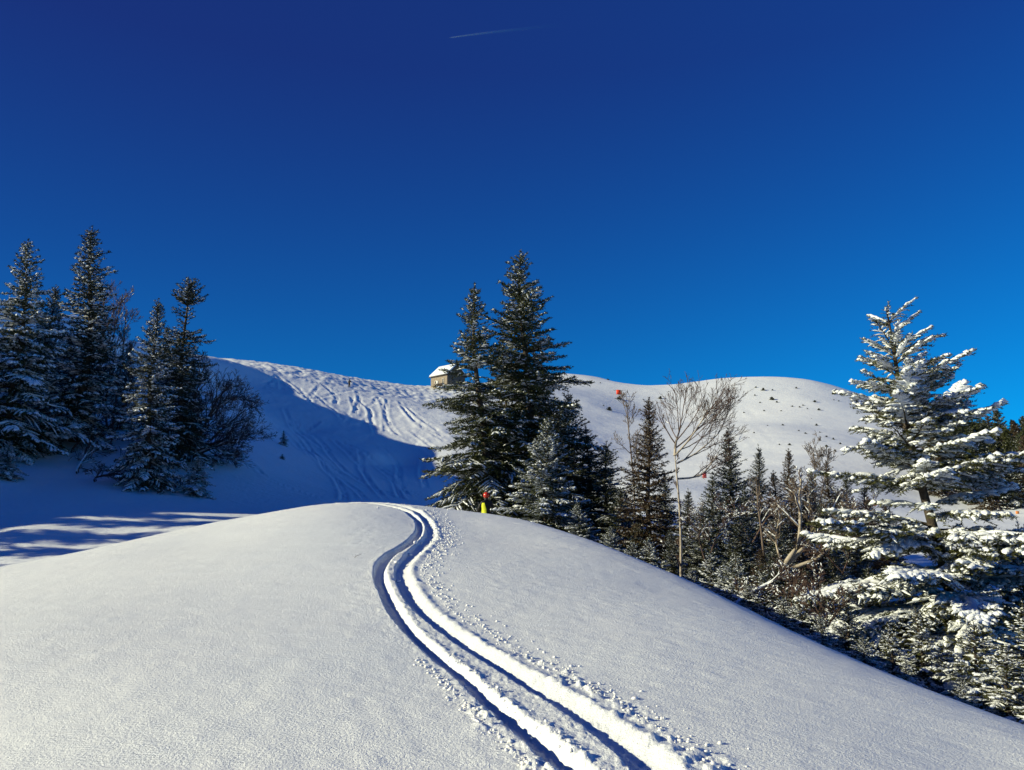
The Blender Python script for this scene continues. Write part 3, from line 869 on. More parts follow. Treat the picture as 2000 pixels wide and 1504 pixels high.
for u, Y, v, rot, fat, lab in [(1985, 14.5, 1030, .5, 1.0, 'snowy fir at the right picture edge behind the great fir'),
                               (1985, 11.4, 1185, 2.2, 1.15, 'low green fir under the right boughs of the great fir'),
                               (1880, 11.2, 1215, 3.9, 1.1, 'green fir at the foot of the great fir, snow on its left side'),
                               (1775, 12.2, 1195, 1.4, 1.1, 'snow speckled fir at the left foot of the great fir'),
                               (1935, 9.6, 1265, 5.0, 1.2, 'nearest low fir, half hidden behind the mound edge'),
                               (2060, 9.0, 1200, 0.2, 1.2, 'fir at the lowest right corner of the wood'),
                               (1720, 11.6, 1225, 2.9, 1.0, 'small snowy fir left of the great fir, by the mound edge'),
                               (1745, 9.7, 1290, 4.4, 1.0, 'low green fir at the mound edge below the great fir'),
                               (1850, 8.6, 1330, 1.1, 1.1, 'low fir at the mound edge, second from the right corner'),
                               (1990, 20, 1050, 2.9, .9, 'fir on the valley floor right of the great fir trunk')]:
    plant(near_fir, u, Y, v, lab, 'fir tree', G4, rot=rot, fat=fat)

# ------------------------------------------------------------------ trees on the slope at the left
G5 = 'firs on the shaded left slope'
broad = conifer('fir_tree', 41, 14.0, 3.9, start=.05, whorl=.42, per=(5, 7), prof=.92, snow=.62, snow_t=.125, ragged=.22, nl=.17, ds=.13, spacing=.22, wide=.42, el_top=40, el_mid=4, el_low=-16, droop=.24, tri_per=3)
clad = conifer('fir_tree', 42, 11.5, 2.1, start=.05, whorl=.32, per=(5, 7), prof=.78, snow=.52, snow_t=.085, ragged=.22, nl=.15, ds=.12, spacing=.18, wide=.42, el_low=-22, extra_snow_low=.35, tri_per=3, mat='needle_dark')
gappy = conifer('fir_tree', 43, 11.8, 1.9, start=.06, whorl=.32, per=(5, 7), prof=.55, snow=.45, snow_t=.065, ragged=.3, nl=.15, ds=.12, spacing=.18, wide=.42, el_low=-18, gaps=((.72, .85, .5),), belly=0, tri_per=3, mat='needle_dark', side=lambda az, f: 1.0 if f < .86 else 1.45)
for pr, u, Y, v, rot, fat, lab in [
    (broad, 2, 49, 473, .5, .92, 'broad snow laden fir cut by the left picture edge'),
    (clad, 137, 54, 450, 1.4, 1.15, 'tall straight fir second from the left edge, highest of the left slope'),
    (clad, 277, 47, 590, 3.0, 1.0, 'fir with snow clad lower boughs near the bottom of the left slope'),
    (gappy, 338, 53, 552, 2.0, 1.0, 'fir with a bare gap under its tufted top'),
    (clad, 60, 60, 560, 4.5, 1.2, 'dark fir behind the broad fir at the left edge'),
    (broad, 105, 62, 640, 2.0, .9, 'low dark fir between the broad fir and the tall straight fir'),
    (clad, 225, 64, 668, 5.0, 1.2, 'dark fir behind the bare tree on the left slope'),
    (clad, 305, 58, 640, .7, 1.1, 'dark fir in the gap left of the tufted fir'),
    (clad, 360, 60, 700, 2.5, 1.1, 'dark fir right behind the tufted fir'),
    (broad, 170, 70, 650, 4.0, .8, 'dim fir high on the left slope behind the tall straight fir')]:
    plant(pr, u, Y, v, lab, 'fir tree', G5, rot=rot, fat=fat)
plant(small, 547, 76, 842, 'lone little fir on the smooth shaded snow right of the bare shrub', 'fir tree', None, rot=1, fat=.9)
plant(small, 546, 68, 887, 'tiny fir tip poking from the shaded snow below the lone little fir', 'fir tree', None, rot=2, fat=1.6)
plant(small, 380, 47.5, 893, 'small fir at the foot of the bare shrub', 'fir tree', None, rot=3, fat=1.3)
plant(small, 3, 44, 862, 'little fir at the left picture edge, low on the slope', 'fir tree', None, rot=5, fat=1.2)

def pix_stem(pts, Y, origin, dy=0.0):
    """a stem given by points of the photograph, in metres from the foot of its tree"""
    P = []
    for i, (u, v) in enumerate(pts):
        x, y, z = at(u, v, Y + dy * i / max(1, len(pts) - 1))
        P.append((x - origin[0], y - origin[1], z - origin[2]))
    return P

def bare_at(name, seed, u, Y, vb, stems, label, cat, group=None, **kw):
    if u < 600:                                   # stands on snow in full view: its foot is where the photograph shows it
        x, Y, g = hit([(u, vb)], 26, 100, 1200)[0]; g -= .05
    else:
        a, _ = ray(u, vb); x = a * Y; g = land1(x, Y) - .1
    st = [([(q[0], q[1], q[2]) for q in pix_stem(p, Y, (x, Y, g), dy)], r, L) for p, r, L, dy in stems]
    for p, r, L in st:
        if .25 < p[0][2] < 1.3 and math.hypot(p[0][0], p[0][1]) < 1.5: p.insert(0, (p[0][0] * .6, p[0][1] * .6, -.15))
    o = bare_tree(name, seed, st, **kw)
    o.location = (x, Y, g)
    return tag(o, label, cat, group)

bare_at('bare_tree', 59, 225, 47, 850, [([(218, 850), (228, 770), (240, 690), (246, 610)], .10, 3.2, 1), ([(212, 850), (200, 770), (190, 690), (182, 600)], .09, 3.0, .5), ([(222, 850), (250, 780), (262, 720)], .07, 2.4, 0)],
        'tall leafless tree with fine brown twigs just left of the snow clad fir', 'bare tree', maxlevel=4, kids_n=(12, 6, 4, 3), rmin=.009, snow=.05, snow_t=.03, spread=34, shrink=.66, wob=.07, up=.3)
# bare tree between the left firs
bare_at('bare_tree', 51, 150, 50, 830, [([(125, 830), (160, 770), (185, 700), (200, 620), (205, 560)], .13, 3.2, 1.5), ([(150, 790), (205, 720), (225, 640), (240, 575)], .09, 2.6, 0),
        ([(130, 830), (170, 750), (200, 660), (232, 590)], .09, 3.0, 1), ([(140, 830), (190, 740), (215, 660), (222, 600)], .08, 2.8, .5), ([(120, 820), (90, 780), (95, 700), (120, 640)], .09, 2.4, -1)],
        'leafless dark tree between the tall straight fir and the snow clad fir', 'bare tree', maxlevel=4, kids_n=(12, 6, 4, 3), shrink=.66, wob=.07, rmin=.0085, snow=.08, snow_t=.03, bark='twig', spread=38)
bare_at('bare_tree', 57, 215, 47, 860, [([(170, 850), (205, 790), (215, 720), (235, 650)], .09, 2.4, 1), ([(180, 850), (160, 800), (150, 740)], .07, 2.2, -.5), ([(185, 855), (245, 800), (255, 730)], .07, 2.0, .5)],
        'bushy leafless tree in the shade left of the snow clad fir', 'bare tree', maxlevel=4, kids_n=(11, 6, 4, 3), shrink=.66, wob=.07, rmin=.0085, snow=.12, snow_t=.03, spread=42)
bare_at('bare_shrub', 52, 372, 50, 893, [([(372, 893), (410, 860), (450, 825), (480, 800)], .12, 3.4, 1), ([(372, 893), (400, 830), (425, 780), (445, 755)], .11, 3.2, 0), ([(372, 893), (375, 820), (385, 760), (400, 715)], .10, 2.4, -1),
        ([(380, 890), (440, 865), (470, 855), (495, 845)], .09, 3.0, -1), ([(372, 893), (355, 850), (350, 790), (360, 740)], .08, 2.0, .5), ([(385, 893), (420, 890), (450, 885)], .06, 2.4, 0), ([(372, 893), (405, 820), (440, 780), (480, 775)], .09, 3.2, 2), ([(375, 893), (400, 870), (430, 868), (460, 868)], .07, 2.8, 1), ([(372, 893), (390, 850), (410, 815), (425, 800)], .08, 3.0, -1.5)],
        'wide rounded leafless shrub at the right end of the left slope trees', 'bare shrub', maxlevel=4, kids_n=(12, 6, 4, 3), rmin=.010, snow=.10, snow_t=.03, spread=34, up=.12, shrink=.66, lo=.12, wob=.07)
for i, (seed, pts, lab) in enumerate([
    (53, [(0, 860), (50, 870), (95, 868), (130, 840)], 'snow dusted branch arching over the snow at the far left'),
    (54, [(140, 885), (165, 865), (190, 845), (205, 820)], 'leaning bare branch in front of the bushy leafless tree'),
    (55, [(150, 925), (170, 900), (185, 880), (215, 870)], 'forked twig standing alone on the shaded snow'),
    (56, [(225, 905), (260, 925), (300, 945), (330, 962)], 'spray of twigs lying on the snow below the snow clad fir'),
    (58, [(185, 942), (215, 946), (245, 935)], 'short twig lying left of the larger spray of twigs')]):
    h = hit(pts, 26, 90, 900)                      # lying on the snow, bowed up between its ends
    h = h + np.stack([0 * h[:, 0], 0 * h[:, 0], .12 + .5 * np.sin(np.linspace(.1, .9, len(h)) * math.pi)], 1)
    f0 = h[0] - (0, 0, .25); rel = h - f0; rel = np.vstack([[0, 0, 0], rel])
    k = 1.5 if i in (1, 4) else 2.3
    o = bare_tree('bare_branch', seed, [(rel, .05, k), (rel * (1, .8, .8) + (.1, 0, .05), .035, k * .8)], maxlevel=3, kids_n=(10, 6, 4), rmin=.013, snow=.10, snow_t=.02, spread=34, up=.0, lo=.1, shrink=.62)
    o.location = f0
    tag(o, lab, 'bare branch')

# birches
bare_at('birch_tree', 61, 1330, 22, 1140, [([(1330, 1142), (1330, 1060), (1327, 990), (1322, 930), (1318, 890)], .052, .5, 0), ([(1318, 890), (1320, 865), (1326, 845), (1330, 832)], .042, 2.3, .4),
        ([(1318, 890), (1345, 860), (1372, 820), (1380, 800)], .03, 2.3, -.4), ([(1322, 905), (1360, 885), (1400, 850), (1412, 832)], .028, 2.0, .3), ([(1325, 935), (1365, 930), (1390, 905), (1405, 880)], .03, 1.3, .6)],
        'tall pale birch with a spreading leafless crown rising over the wood', 'birch tree', maxlevel=4, kids_n=(8, 5, 4, 2), rmin=.0045, snow=.03, snow_t=.008, bark='birch', twigs='twig', spread=31, up=.22, lo=.10, shrink=.64, wob=.06)
bare_at('birch_tree', 62, 1240, 29, 1010, [([(1240, 1010), (1238, 950), (1232, 880), (1226, 820), (1224, 790)], .04, 1.8, 0), ([(1238, 960), (1255, 900), (1262, 850)], .03, 1.4, 0)],
        'thin leafless birch just left of the brownish spire fir', 'birch tree', maxlevel=4, kids_n=(10, 5, 3, 2), rmin=.007, snow=.03, snow_t=.01, bark='twig_pale', twigs='twig_pale', spread=38, up=.3)
bare_at('birch_tree', 63, 1530, 17.5, 1108, [([(1530, 1108), (1545, 1085), (1560, 1062), (1563, 1010), (1562, 965), (1565, 935)], .065, 1.1, 0), ([(1532, 1106), (1565, 1075), (1592, 1045), (1583, 990), (1575, 960)], .055, 1.0, .5),
        ([(1540, 1112), (1580, 1098), (1610, 1080), (1640, 1040), (1655, 1005)], .05, 1.0, -.5), ([(1530, 1108), (1515, 1060), (1522, 1010)], .028, .8, .4), ([(1592, 1045), (1620, 1010), (1632, 960)], .03, .8, .2)],
        'crooked pale birch with several sunlit stems bending up out of the hollow', 'birch tree', maxlevel=4, kids_n=(8, 5, 4, 3), rmin=.005, snow=.22, snow_t=.012, bark='birch', twigs='twig_pale', spread=42, up=.25)
bare_at('birch_tree', 64, 1490, 20, 1080, [([(1492, 1085), (1486, 1030), (1480, 980), (1478, 945)], .035, .9, 0), ([(1520, 1080), (1524, 1020), (1515, 975)], .028, .8, .6)],
        'slim twin stemmed birch between the shaded firs', 'birch tree', maxlevel=3, kids_n=(8, 4, 3), rmin=.005, snow=.08, snow_t=.01, bark='twig_pale', twigs='twig_pale', spread=36, up=.3)
bare_at('birch_tree', 65, 1590, 30, 985, [([(1592, 985), (1592, 930), (1588, 880)], .035, 1.5, 0), ([(1600, 985), (1612, 930), (1618, 890)], .03, 1.3, 0)],
        'small leafless birch showing above the rust brown fir', 'birch tree', maxlevel=4, kids_n=(9, 5, 3, 2), rmin=.007, snow=.03, snow_t=.01, bark='twig_pale', twigs='twig_pale', spread=36, up=.3)
# brushwood in the hollow
for i, (seed, u, Y, v, st, lab) in enumerate([
    (71, 1440, 15.2, 1180, [([(1440, 1182), (1470, 1160), (1505, 1140), (1540, 1120)], .045, .9, 0), ([(1442, 1178), (1480, 1185), (1510, 1192)], .03, .6, -.3)], 'fallen snow covered branch with bright lit bark at the mound edge'),
    (72, 1545, 14.5, 1200, [([(1545, 1200), (1548, 1160), (1540, 1120)], .02, .8, 0), ([(1548, 1200), (1575, 1165), (1600, 1130)], .02, .8, 0)], 'brown twiggy brush in the hollow right of the fallen branch'),
    (73, 1610, 13, 1235, [([(1610, 1240), (1600, 1200), (1580, 1160)], .018, .8, 0), ([(1612, 1240), (1635, 1200), (1650, 1165)], .018, .7, 0)], 'dark twiggy brush in the shade below the great fir boughs'),
    (74, 1380, 21, 1110, [([(1380, 1110), (1395, 1060), (1420, 1010)], .025, 1.0, 0), ([(1382, 1110), (1365, 1050), (1372, 1000)], .022, .9, 0)], 'snow lined brush between the birch trunk and the small snowy fir'),
    (75, 1470, 23, 1050, [([(1470, 1060), (1500, 1010), (1540, 985)], .03, 1.0, 0), ([(1465, 1060), (1440, 1010), (1400, 990)], .025, 1.0, .5)], 'brush with white lined branches in the middle of the wood'),
    (76, 1680, 24, 1060, [([(1680, 1065), (1670, 1020), (1650, 980)], .025, 1.0, 0), ([(1684, 1065), (1700, 1020), (1705, 985)], .025, .9, 0)], 'reddish brown brush left of the great fir, at the wood edge'),
    (77, 1645, 17, 1120, [([(1645, 1120), (1660, 1080), (1650, 1040)], .02, .9, 0), ([(1648, 1120), (1620, 1090), (1600, 1060)], .02, .9, 0)], 'brown brush below the crooked birch stems')]):
    bare_at('bare_shrub', seed, u, Y, v, st, lab, 'bare shrub', 'brushwood in the hollow', maxlevel=4, kids_n=(8, 5, 4, 3), rmin=.0045, snow=.30 if i in (0, 3, 4) else .12, snow_t=.014, bark='birch' if i == 0 else 'twig', spread=40, up=.15)
# ------------------------------------------------------------------ forest across the valley
far_protos = [conifer('fir_tree', 80 + i, 8.0, 1.9 + .2 * i, start=.05, whorl=.42, per=(5, 6), prof=.8, snow=[.35, .7, .5, .9][i], snow_t=.10, ragged=.2, nl=.26, ds=.22, spacing=.30, wide=.42, el_low=-16,
                      mat=['needle', 'needle', 'needle_brown', 'needle_dark'][i], tri_per=3, sn_k=3, sn_sides=4, bw=.5) for i in range(4)]
rf = np.random.default_rng(5)
FLABEL = ['fir of the dense forest on the slope across the valley at the right', 'snow dusted fir of the dense forest across the valley at the right', 'brownish fir of the dense forest across the valley at the right', 'white frosted fir of the dense forest across the valley at the right']
spots = []
for u, Y, v in [(1872, 165, 790), (1902, 170, 803), (1925, 165, 806), (1962, 150, 800), (1990, 150, 822), (2010, 150, 815), (1885, 150, 820), (1942, 150, 815), (1980, 140, 840)]:
    spots.append((u, Y, v))
for Y in (146, 138, 131, 124, 117, 111, 105, 99, 94, 89):
    for u in np.arange(1830 + (Y % 7) * 3, 2190, 27 * 110 / Y):
        if u > 2075: continue
        uu = u + rf.normal(0, 5); YY = Y + rf.normal(0, 1.6)
        if uu < 1845 and Y > 120: continue
        if Y < 96 and uu < 1890: continue
        spots.append((uu, YY, None))
special = {0: 'fir at the top left corner of the far forest, beside the great fir', 3: 'tallest pale fir on the skyline of the far forest', 4: 'pointed fir on the forest skyline at the right picture edge'}
for i, (u, Y, v) in enumerate(spots):
    k = 3 if i == 3 else int(rf.integers(0, 4))
    a, _ = ray(u, 950); g = land1(a * Y, Y)
    if v is None:
        h = rf.uniform(5.2, 8.2)
        dd = FPX * CP  # rough
        o = far_protos[k] if far_protos[k].name not in USED else clone(far_protos[k])
        USED.add(far_protos[k].name)
        o.location = (a * Y, Y, g - .3); s = h / 8.0; o.scale = (s * rf.uniform(.9, 1.2),) * 2 + (s,); o.rotation_euler = (0, 0, rf.uniform(0, 6.28))
        tag(o, FLABEL[k], 'fir tree', 'firs of the forest across the valley')
    else:
        plant(far_protos[k], u, Y, v, special.get(i, FLABEL[k]), 'fir tree', 'firs of the forest across the valley' if i not in special else 'firs on the far skyline', rot=rf.uniform(0, 6), fat=1.0, vb=950)

# trees on the slope beyond the left picture edge, whose long shadows streak the hollow
for i, (x, y, h, k) in enumerate([(-33, 21.5, 8, 0), (-36, 25, 9, 1), (-34.5, 28.5, 8, 0), (-39, 31.5, 9, 1), (-37, 35, 8, 0), (-40, 41.5, 8, 0), (-36, 18.5, 6.5, 1)]):
    o = clone([slim, clad][k]); s = h / [slim, clad][k]['H']
    o.location = (x, y, land1(x, y) - .2); o.scale = (s, s, s); o.rotation_euler = (0, 0, i * 1.3)
    tag(o, 'fir standing beyond the left picture edge, seen only by its long shadow', 'fir tree', 'firs beyond the left picture edge')

# ------------------------------------------------------------------ dwarf bushes on the far white hill
bushes = [(390, 243, 14), (330, 305, 13), (635, 238, 10), (755, 178, 4), (685, 200, 4), (1245, 187, 9), (1200, 172, 5), (1295, 243, 11), (1100, 250, 5), (1195, 218, 4), (1550, 262, 10), (1575, 307, 8), (1655, 210, 5), (1690, 255, 5),
          (1662, 248, 4), (1785, 246, 9), (1800, 262, 9), (1815, 275, 7), (1360, 397, 6), (1560, 395, 6), (1495, 446, 6), (1455, 430, 5), (1620, 465, 6), (1660, 478, 6), (1580, 484, 6), (1400, 512, 7), (1340, 510, 4), (1620, 526, 10), (1670, 552, 8),
          (1840, 512, 6), (1845, 560, 8), (1590, 586, 13), (1548, 580, 10), (1460, 290, 5), (1480, 280, 5), (1440, 175, 5), (1325, 259, 5), (1225, 262, 4), (1830, 572, 5), (1705, 577, 5), (1300, 187, 4), (1350, 312, 4), (1250, 312, 5),
          (1800, 325, 4), (1880, 300, 6), (280, 147, 4), (245, 142, 4), (178, 137, 4), (326, 128, 6), (1130, 322, 4), (1415, 285, 5), (1505, 300, 4), (1530, 360, 4), (1270, 400, 4), (1190, 440, 4), (1580, 440, 5), (1700, 505, 5), (1510, 555, 4), (535, 245, 4), (300, 280, 4)]
hb = hit([(1080 + a / 3.03, 700 + b / 3.03) for a, b, s in bushes], 60, 330, 1500)
dwarf = conifer('dwarf_fir', 91, 1.0, .55, start=.05, whorl=.12, per=(5, 6), prof=.6, snow=.35, snow_t=.05, ragged=.35, nl=.12, ds=.10, spacing=.12, wide=.5, el_low=0, tri_per=4, sn_k=3, sn_sides=4, bw=.7, mat='needle_dark')
names = {0: 'small round fir casting a shadow just below the orange red mat', 1: 'small dark fir bush left of and below the orange red mat', 2: 'fir bush right of the orange red mat, above the thin birch',
         31: 'largest dark bush low on the white hill, above the small birch', 7: 'dark bush high on the white hill, near its middle'}
first = True
for i, ((a, b, s), p) in enumerate(zip(bushes, hb)):
    if p[1] > 325: continue
    o = dwarf if first else clone(dwarf); first = False
    size = s / 1510 * p[1] * .55
    o.location = (p[0], p[1], p[2] - size * .2); o.scale = (size * 1.35, size * 1.35, size * .95); o.rotation_euler = (rf.normal(0, .15), rf.normal(0, .15), rf.uniform(0, 6))
    tag(o, names.get(i, 'tiny dark bush poking through the snow of the far white hill'), 'bush', 'bushes poking through the far white hill')

# ------------------------------------------------------------------ small builders
def quad_box(soup, c, s, R3=None):
    c = np.array(c, float); s = np.array(s, float) / 2
    V = np.array([(x, y, z) for x in (-1, 1) for y in (-1, 1) for z in (-1, 1)]) * s
    if R3 is not None: V = V @ np.array(R3).T
    F = np.array([(0, 1, 3, 2), (4, 6, 7, 5), (0, 4, 5, 1), (2, 3, 7, 6), (0, 2, 6, 4), (1, 5, 7, 3)])
    soup.add(V + c, F)

def boxes(name, mat, parent, L):
    s = Soup()
    for c, d in L: quad_box(s, c, d)
    return s.build(name, mat, parent)

def plain(name, c, rough=.6, spec=.3, metal=0):
    m, nt, b = new_mat(name)
    b.inputs['Base Color'].default_value = (*c, 1); b.inputs['Roughness'].default_value = rough
    b.inputs['Specular IOR Level'].default_value = spec; b.inputs['Metallic'].default_value = metal
    return m

# ------------------------------------------------------------------ mountain hut on the ridge
M['planks'] = two_tone('weathered_planks', (.30, .24, .17), (.52, .44, .34), 3.0, .8, .02, 12)
M['planks_dark_shaded'] = two_tone('dark_and_shaded_planks', (.050, .038, .030), (.11, .085, .065), 3.0, .8)
M['stone'] = two_tone('rubble_stone', (.13, .11, .09), (.34, .29, .22), 1.6, .9, .05, 5)
M['glass_dark'] = plain('window_glass', (.03, .035, .04), .1, .5)
M['white_paint'] = plain('white_window_paint', (.7, .7, .68))
hx = ray(873, 756)[0] * 188
hut = empty('mountain_hut', (hx, 188, 0), R(-45), 'small wooden mountain hut with a snow covered gable roof on the ridge', 'hut')
# local x runs along the long wall towards the near corner (the origin), local y goes back along the gable
HL, HW, HE, HR = 6.3, 5.9, 3.3, 2.6
hz = EYE + ray(873, 756)[1] * 188
hut.location.z = hz
s = Soup()
V = [(-HL, 0, .7), (0, 0, .7), (0, HW, .7), (-HL, HW, .7), (-HL, 0, HE), (0, 0, HE), (0, HW, HE), (-HL, HW, HE), (0, HW / 2, HE + HR), (-HL, HW / 2, HE + HR)]
for nm, mt, q4, q3 in (('wall', 'planks', (0, 1, 5, 4), None), ('wall', 'planks', (2, 3, 7, 6), None), ('gable_wall', 'planks_dark_shaded', (1, 2, 6, 5), (5, 6, 8)), ('gable_wall', 'planks_dark_shaded', (3, 0, 4, 7), (7, 4, 9))):  # gable boards are coloured dark to deepen the shade on that side
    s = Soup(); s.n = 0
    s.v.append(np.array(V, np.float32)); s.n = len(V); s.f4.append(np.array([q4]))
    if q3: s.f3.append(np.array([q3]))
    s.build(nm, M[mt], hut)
st = Soup()
quad_box(st, (-HL / 2, HW / 2, -.4), (HL + .16, HW + .16, 2.26))
st.build('stone_base', M['stone'], hut)
for nm, mat, th, off, ov in (('roof', M['planks_dark_shaded'], .14, .02, .45), ('roof_snow', M['snow'], .36, .17, .40)):
    s = Soup()
    sl = math.atan2(HR, HW / 2)
    ln = math.hypot(HR, HW / 2) + ov
    for sg in (1, -1):
        cy = HW / 2 - sg * (ln / 2) * math.cos(sl); cz = HE + HR - (ln / 2) * math.sin(sl) + off + th / 2
        c, sn_ = math.cos(sg * sl), math.sin(sg * sl)
        quad_box(s, (-HL / 2, cy, cz), (HL + 2 * ov - (.1 if nm == 'roof_snow' else 0), ln, th), ((1, 0, 0), (0, c, -sn_), (0, sn_, c)))
    o = s.build(nm, mat, hut)
    if nm == 'roof_snow':
        bv = o.modifiers.new('soft', 'BEVEL'); bv.width = .12; bv.segments = 3
w = boxes('window', M['white_paint'], hut, [((-4.0, -.05, 2.0), (1.25, .09, .09)), ((-4.0, -.05, 1.25), (1.25, .09, .09)), ((-4.6, -.05, 1.62), (.09, .09, .75)), ((-3.4, -.05, 1.62), (.09, .09, .75)), ((-3.72, -.08, 1.62), (.62, .06, .68))])
boxes('pane', M['glass_dark'], w, [((-4.0, -.02, 1.62), (1.2, .03, .72))])
w = boxes('window', M['white_paint'], hut, [((-1.5, -.05, 2.35), (.62, .09, .08)), ((-1.5, -.05, .95), (.62, .09, .08)), ((-1.78, -.05, 1.65), (.08, .09, 1.4)), ((-1.22, -.05, 1.65), (.08, .09, 1.4))])
boxes('pane', M['glass_dark'], w, [((-1.5, -.02, 1.65), (.6, .03, 1.4))])
for y0 in (1.5, 3.9):
    w = boxes('window', M['planks_dark_shaded'], hut, [((.05, y0 + .35, 2.3), (.09, .8, .08)), ((.05, y0 + .35, 1.3), (.09, .8, .08)), ((.05, y0, 1.8), (.09, .08, 1.0)), ((.05, y0 + .7, 1.8), (.09, .08, 1.0))])
    boxes('pane', M['glass_dark'], w, [((.02, y0 + .35, 1.8), (.03, .72, 1.0))])
bd = Soup()
for i in range(21): quad_box(bd, (-HL + .15 + i * .3, -.03, 1.9), (.05, .05, 2.4))
for i in range(19): quad_box(bd, (.03, .2 + i * .31, 1.9), (.05, .05, 2.4))
tag(bd.build('batten', M['planks'], hut), kind='stuff')
boxes('chimney', M['stone'], hut, [((-4.6, HW / 2 + .9, HE + 1.9), (.5, .5, 1.3))])
# woodpile and drifted snow under the long wall
wp = Soup(); rw = np.random.default_rng(3)
for r in range(3):
    for i in range(9):
        c = np.array([-3.3 + i * .34 + .17 * (r % 2), -.9, .12 + r * .27])
        tubes(wp, np.array([[c + (0, -.35, 0), c + (0, .35, 0)]]), np.array([[.15, .15]]), 7)
wpo = wp.build('log_pile', M['planks'], None); wpo.location = hut.location; wpo.rotation_euler = hut.rotation_euler; wpo.location.z += .15
tag(wpo, 'stack of sunlit logs piled under the long wall of the hut', 'log pile')

# ------------------------------------------------------------------ red mats and signs of the piste
M['red'] = plain('orange_red_vinyl', (.72, .06, .02), .5)
M['pinkred'] = plain('faded_red_vinyl', (.62, .10, .09), .5)
M['pole'] = plain('grey_pole', (.12, .12, .12), .5)
def on_snow(u, v, y0=60, y1=330): return hit([(u, v)], y0, y1, 2000)[0]
def mat_sign(name, u, v, w, h, mat, label, cat, y0=60):
    p = on_snow(u, v + 3, y0)
    k = p[1] / 1510
    o = empty(name, tuple(p), 0, label, cat)
    W, H_ = w * k, h * k
    s = Soup()
    n = 9; a = np.linspace(-1.1, 1.1, n)                      # padding bent round the post
    ring = np.stack([np.sin(a) * W * .55, -np.cos(a) * W * .35, np.zeros(n)], 1)
    V = np.vstack([ring + (0, 0, .35 * k * 4), ring * (1, 1, 1) + (0, 0, .35 * k * 4 + H_), ring * .78 + (0, 0, .35 * k * 4), ring * .78 + (0, 0, .35 * k * 4 + H_)])
    F = []
    for i in range(n - 1):
        F += [(i, i + 1, n + i + 1, n + i), (2 * n + i + 1, 2 * n + i, 3 * n + i, 3 * n + i + 1), (n + i, n + i + 1, 3 * n + i + 1, 3 * n + i), (i + 1, i, 2 * n + i, 2 * n + i + 1)]
    F += [(0, n, 3 * n, 2 * n), (n - 1, 3 * n - 1, 4 * n - 1, 2 * n - 1)]
    s.add(V, np.array(F)); s.build('padding', mat, o, True)
    s = Soup(); tubes(s, np.array([[(0, 0, -.3), (0, 0, .35 * k * 4 + H_ * 1.12)]]), np.array([[.05, .05]]), 7); s.build('pole', M['pole'], o)
    return o
mat_sign('safety_mat', 1208, 769, 9, 9, M['red'], 'orange red safety mat on a post at the foot of the snowy dome', 'safety mat')
mat_sign('safety_mat', 1376, 932, 8, 11, M['pinkred'], 'faded red safety mat seen through the branches right of the tall birch', 'safety mat', 45)
mat_sign('safety_mat', 1709, 986, 6, 7, M['red'], 'small orange red mat behind the last firs left of the great fir', 'safety mat', 45)
mat_sign('safety_mat', 1987, 1003, 7, 6, plain('orange_vinyl', (.75, .25, .06)), 'small orange mat at the foot of the far forest by the right picture edge', 'safety mat', 45)
s = Soup()
ra = on_snow(1198, 768); rb_ = on_snow(1222, 767.5)
rp = np.array([[ra + (0, 0, .9), (ra + rb_) / 2 + (0, 0, .8), rb_ + (0, 0, .9)]]); tubes(s, rp, np.full((1, 3), .05), 4)
tag(s.build('barrier_rope', M['pole'], None), 'thin dark rope stretched either side of the orange red mat', 'rope')

# ------------------------------------------------------------------ condensation trail high in the sky
def sky_at(u, v, dist):
    a, t = ray(u, v); d = np.array([a, 1, t]); return np.array([0, 0, EYE]) + d / np.linalg.norm(d) * dist
m, nt, b = new_mat('ice_crystal_trail'); M['trail'] = m
tr_ = nt.nodes.new('ShaderNodeBsdfTransparent'); mx = nt.nodes.new('ShaderNodeMixShader'); at_ = nt.nodes.new('ShaderNodeAttribute'); at_.attribute_name = 'thin'
b.inputs['Base Color'].default_value = (.8, .8, .8, 1); b.inputs['Roughness'].default_value = 1
nt.links.new(at_.outputs['Fac'], mx.inputs[0]); nt.links.new(tr_.outputs[0], mx.inputs[1]); nt.links.new(b.outputs[0], mx.inputs[2])
nt.links.new(mx.outputs[0], [n for n in nt.nodes if n.type == 'OUTPUT_MATERIAL'][0].inputs[0])
ct = empty('contrail', (0, 0, 0), 0, 'faint thin aeroplane trail high in the dark blue sky, fading to the right', 'contrail')
for dv in (-1.1, 1.3):
    f = np.linspace(0, 1, 40)
    P = np.array([[sky_at(877 + 240 * q, 74.5 - 28 * q ** .85 + dv * (.2 + q), 9000 + 1500 * q) for q in f]])
    rr = np.array([4.2 + 14 * f ** .8]) * (1 - .9 * (f < .01))
    s = Soup(); tubes(s, P, rr, 8); o = s.build('vapour_strand', M['trail'], ct, True)
    at = o.data.attributes.new('thin', 'FLOAT', 'POINT')
    at.data.foreach_set('value', np.repeat(.13 * (1 - f) ** 1.7, 8).astype(np.float32))
del at
def at(u, v, Y):
    a, t = ray(u, v)
    return (a * Y, Y, EYE + t * Y)

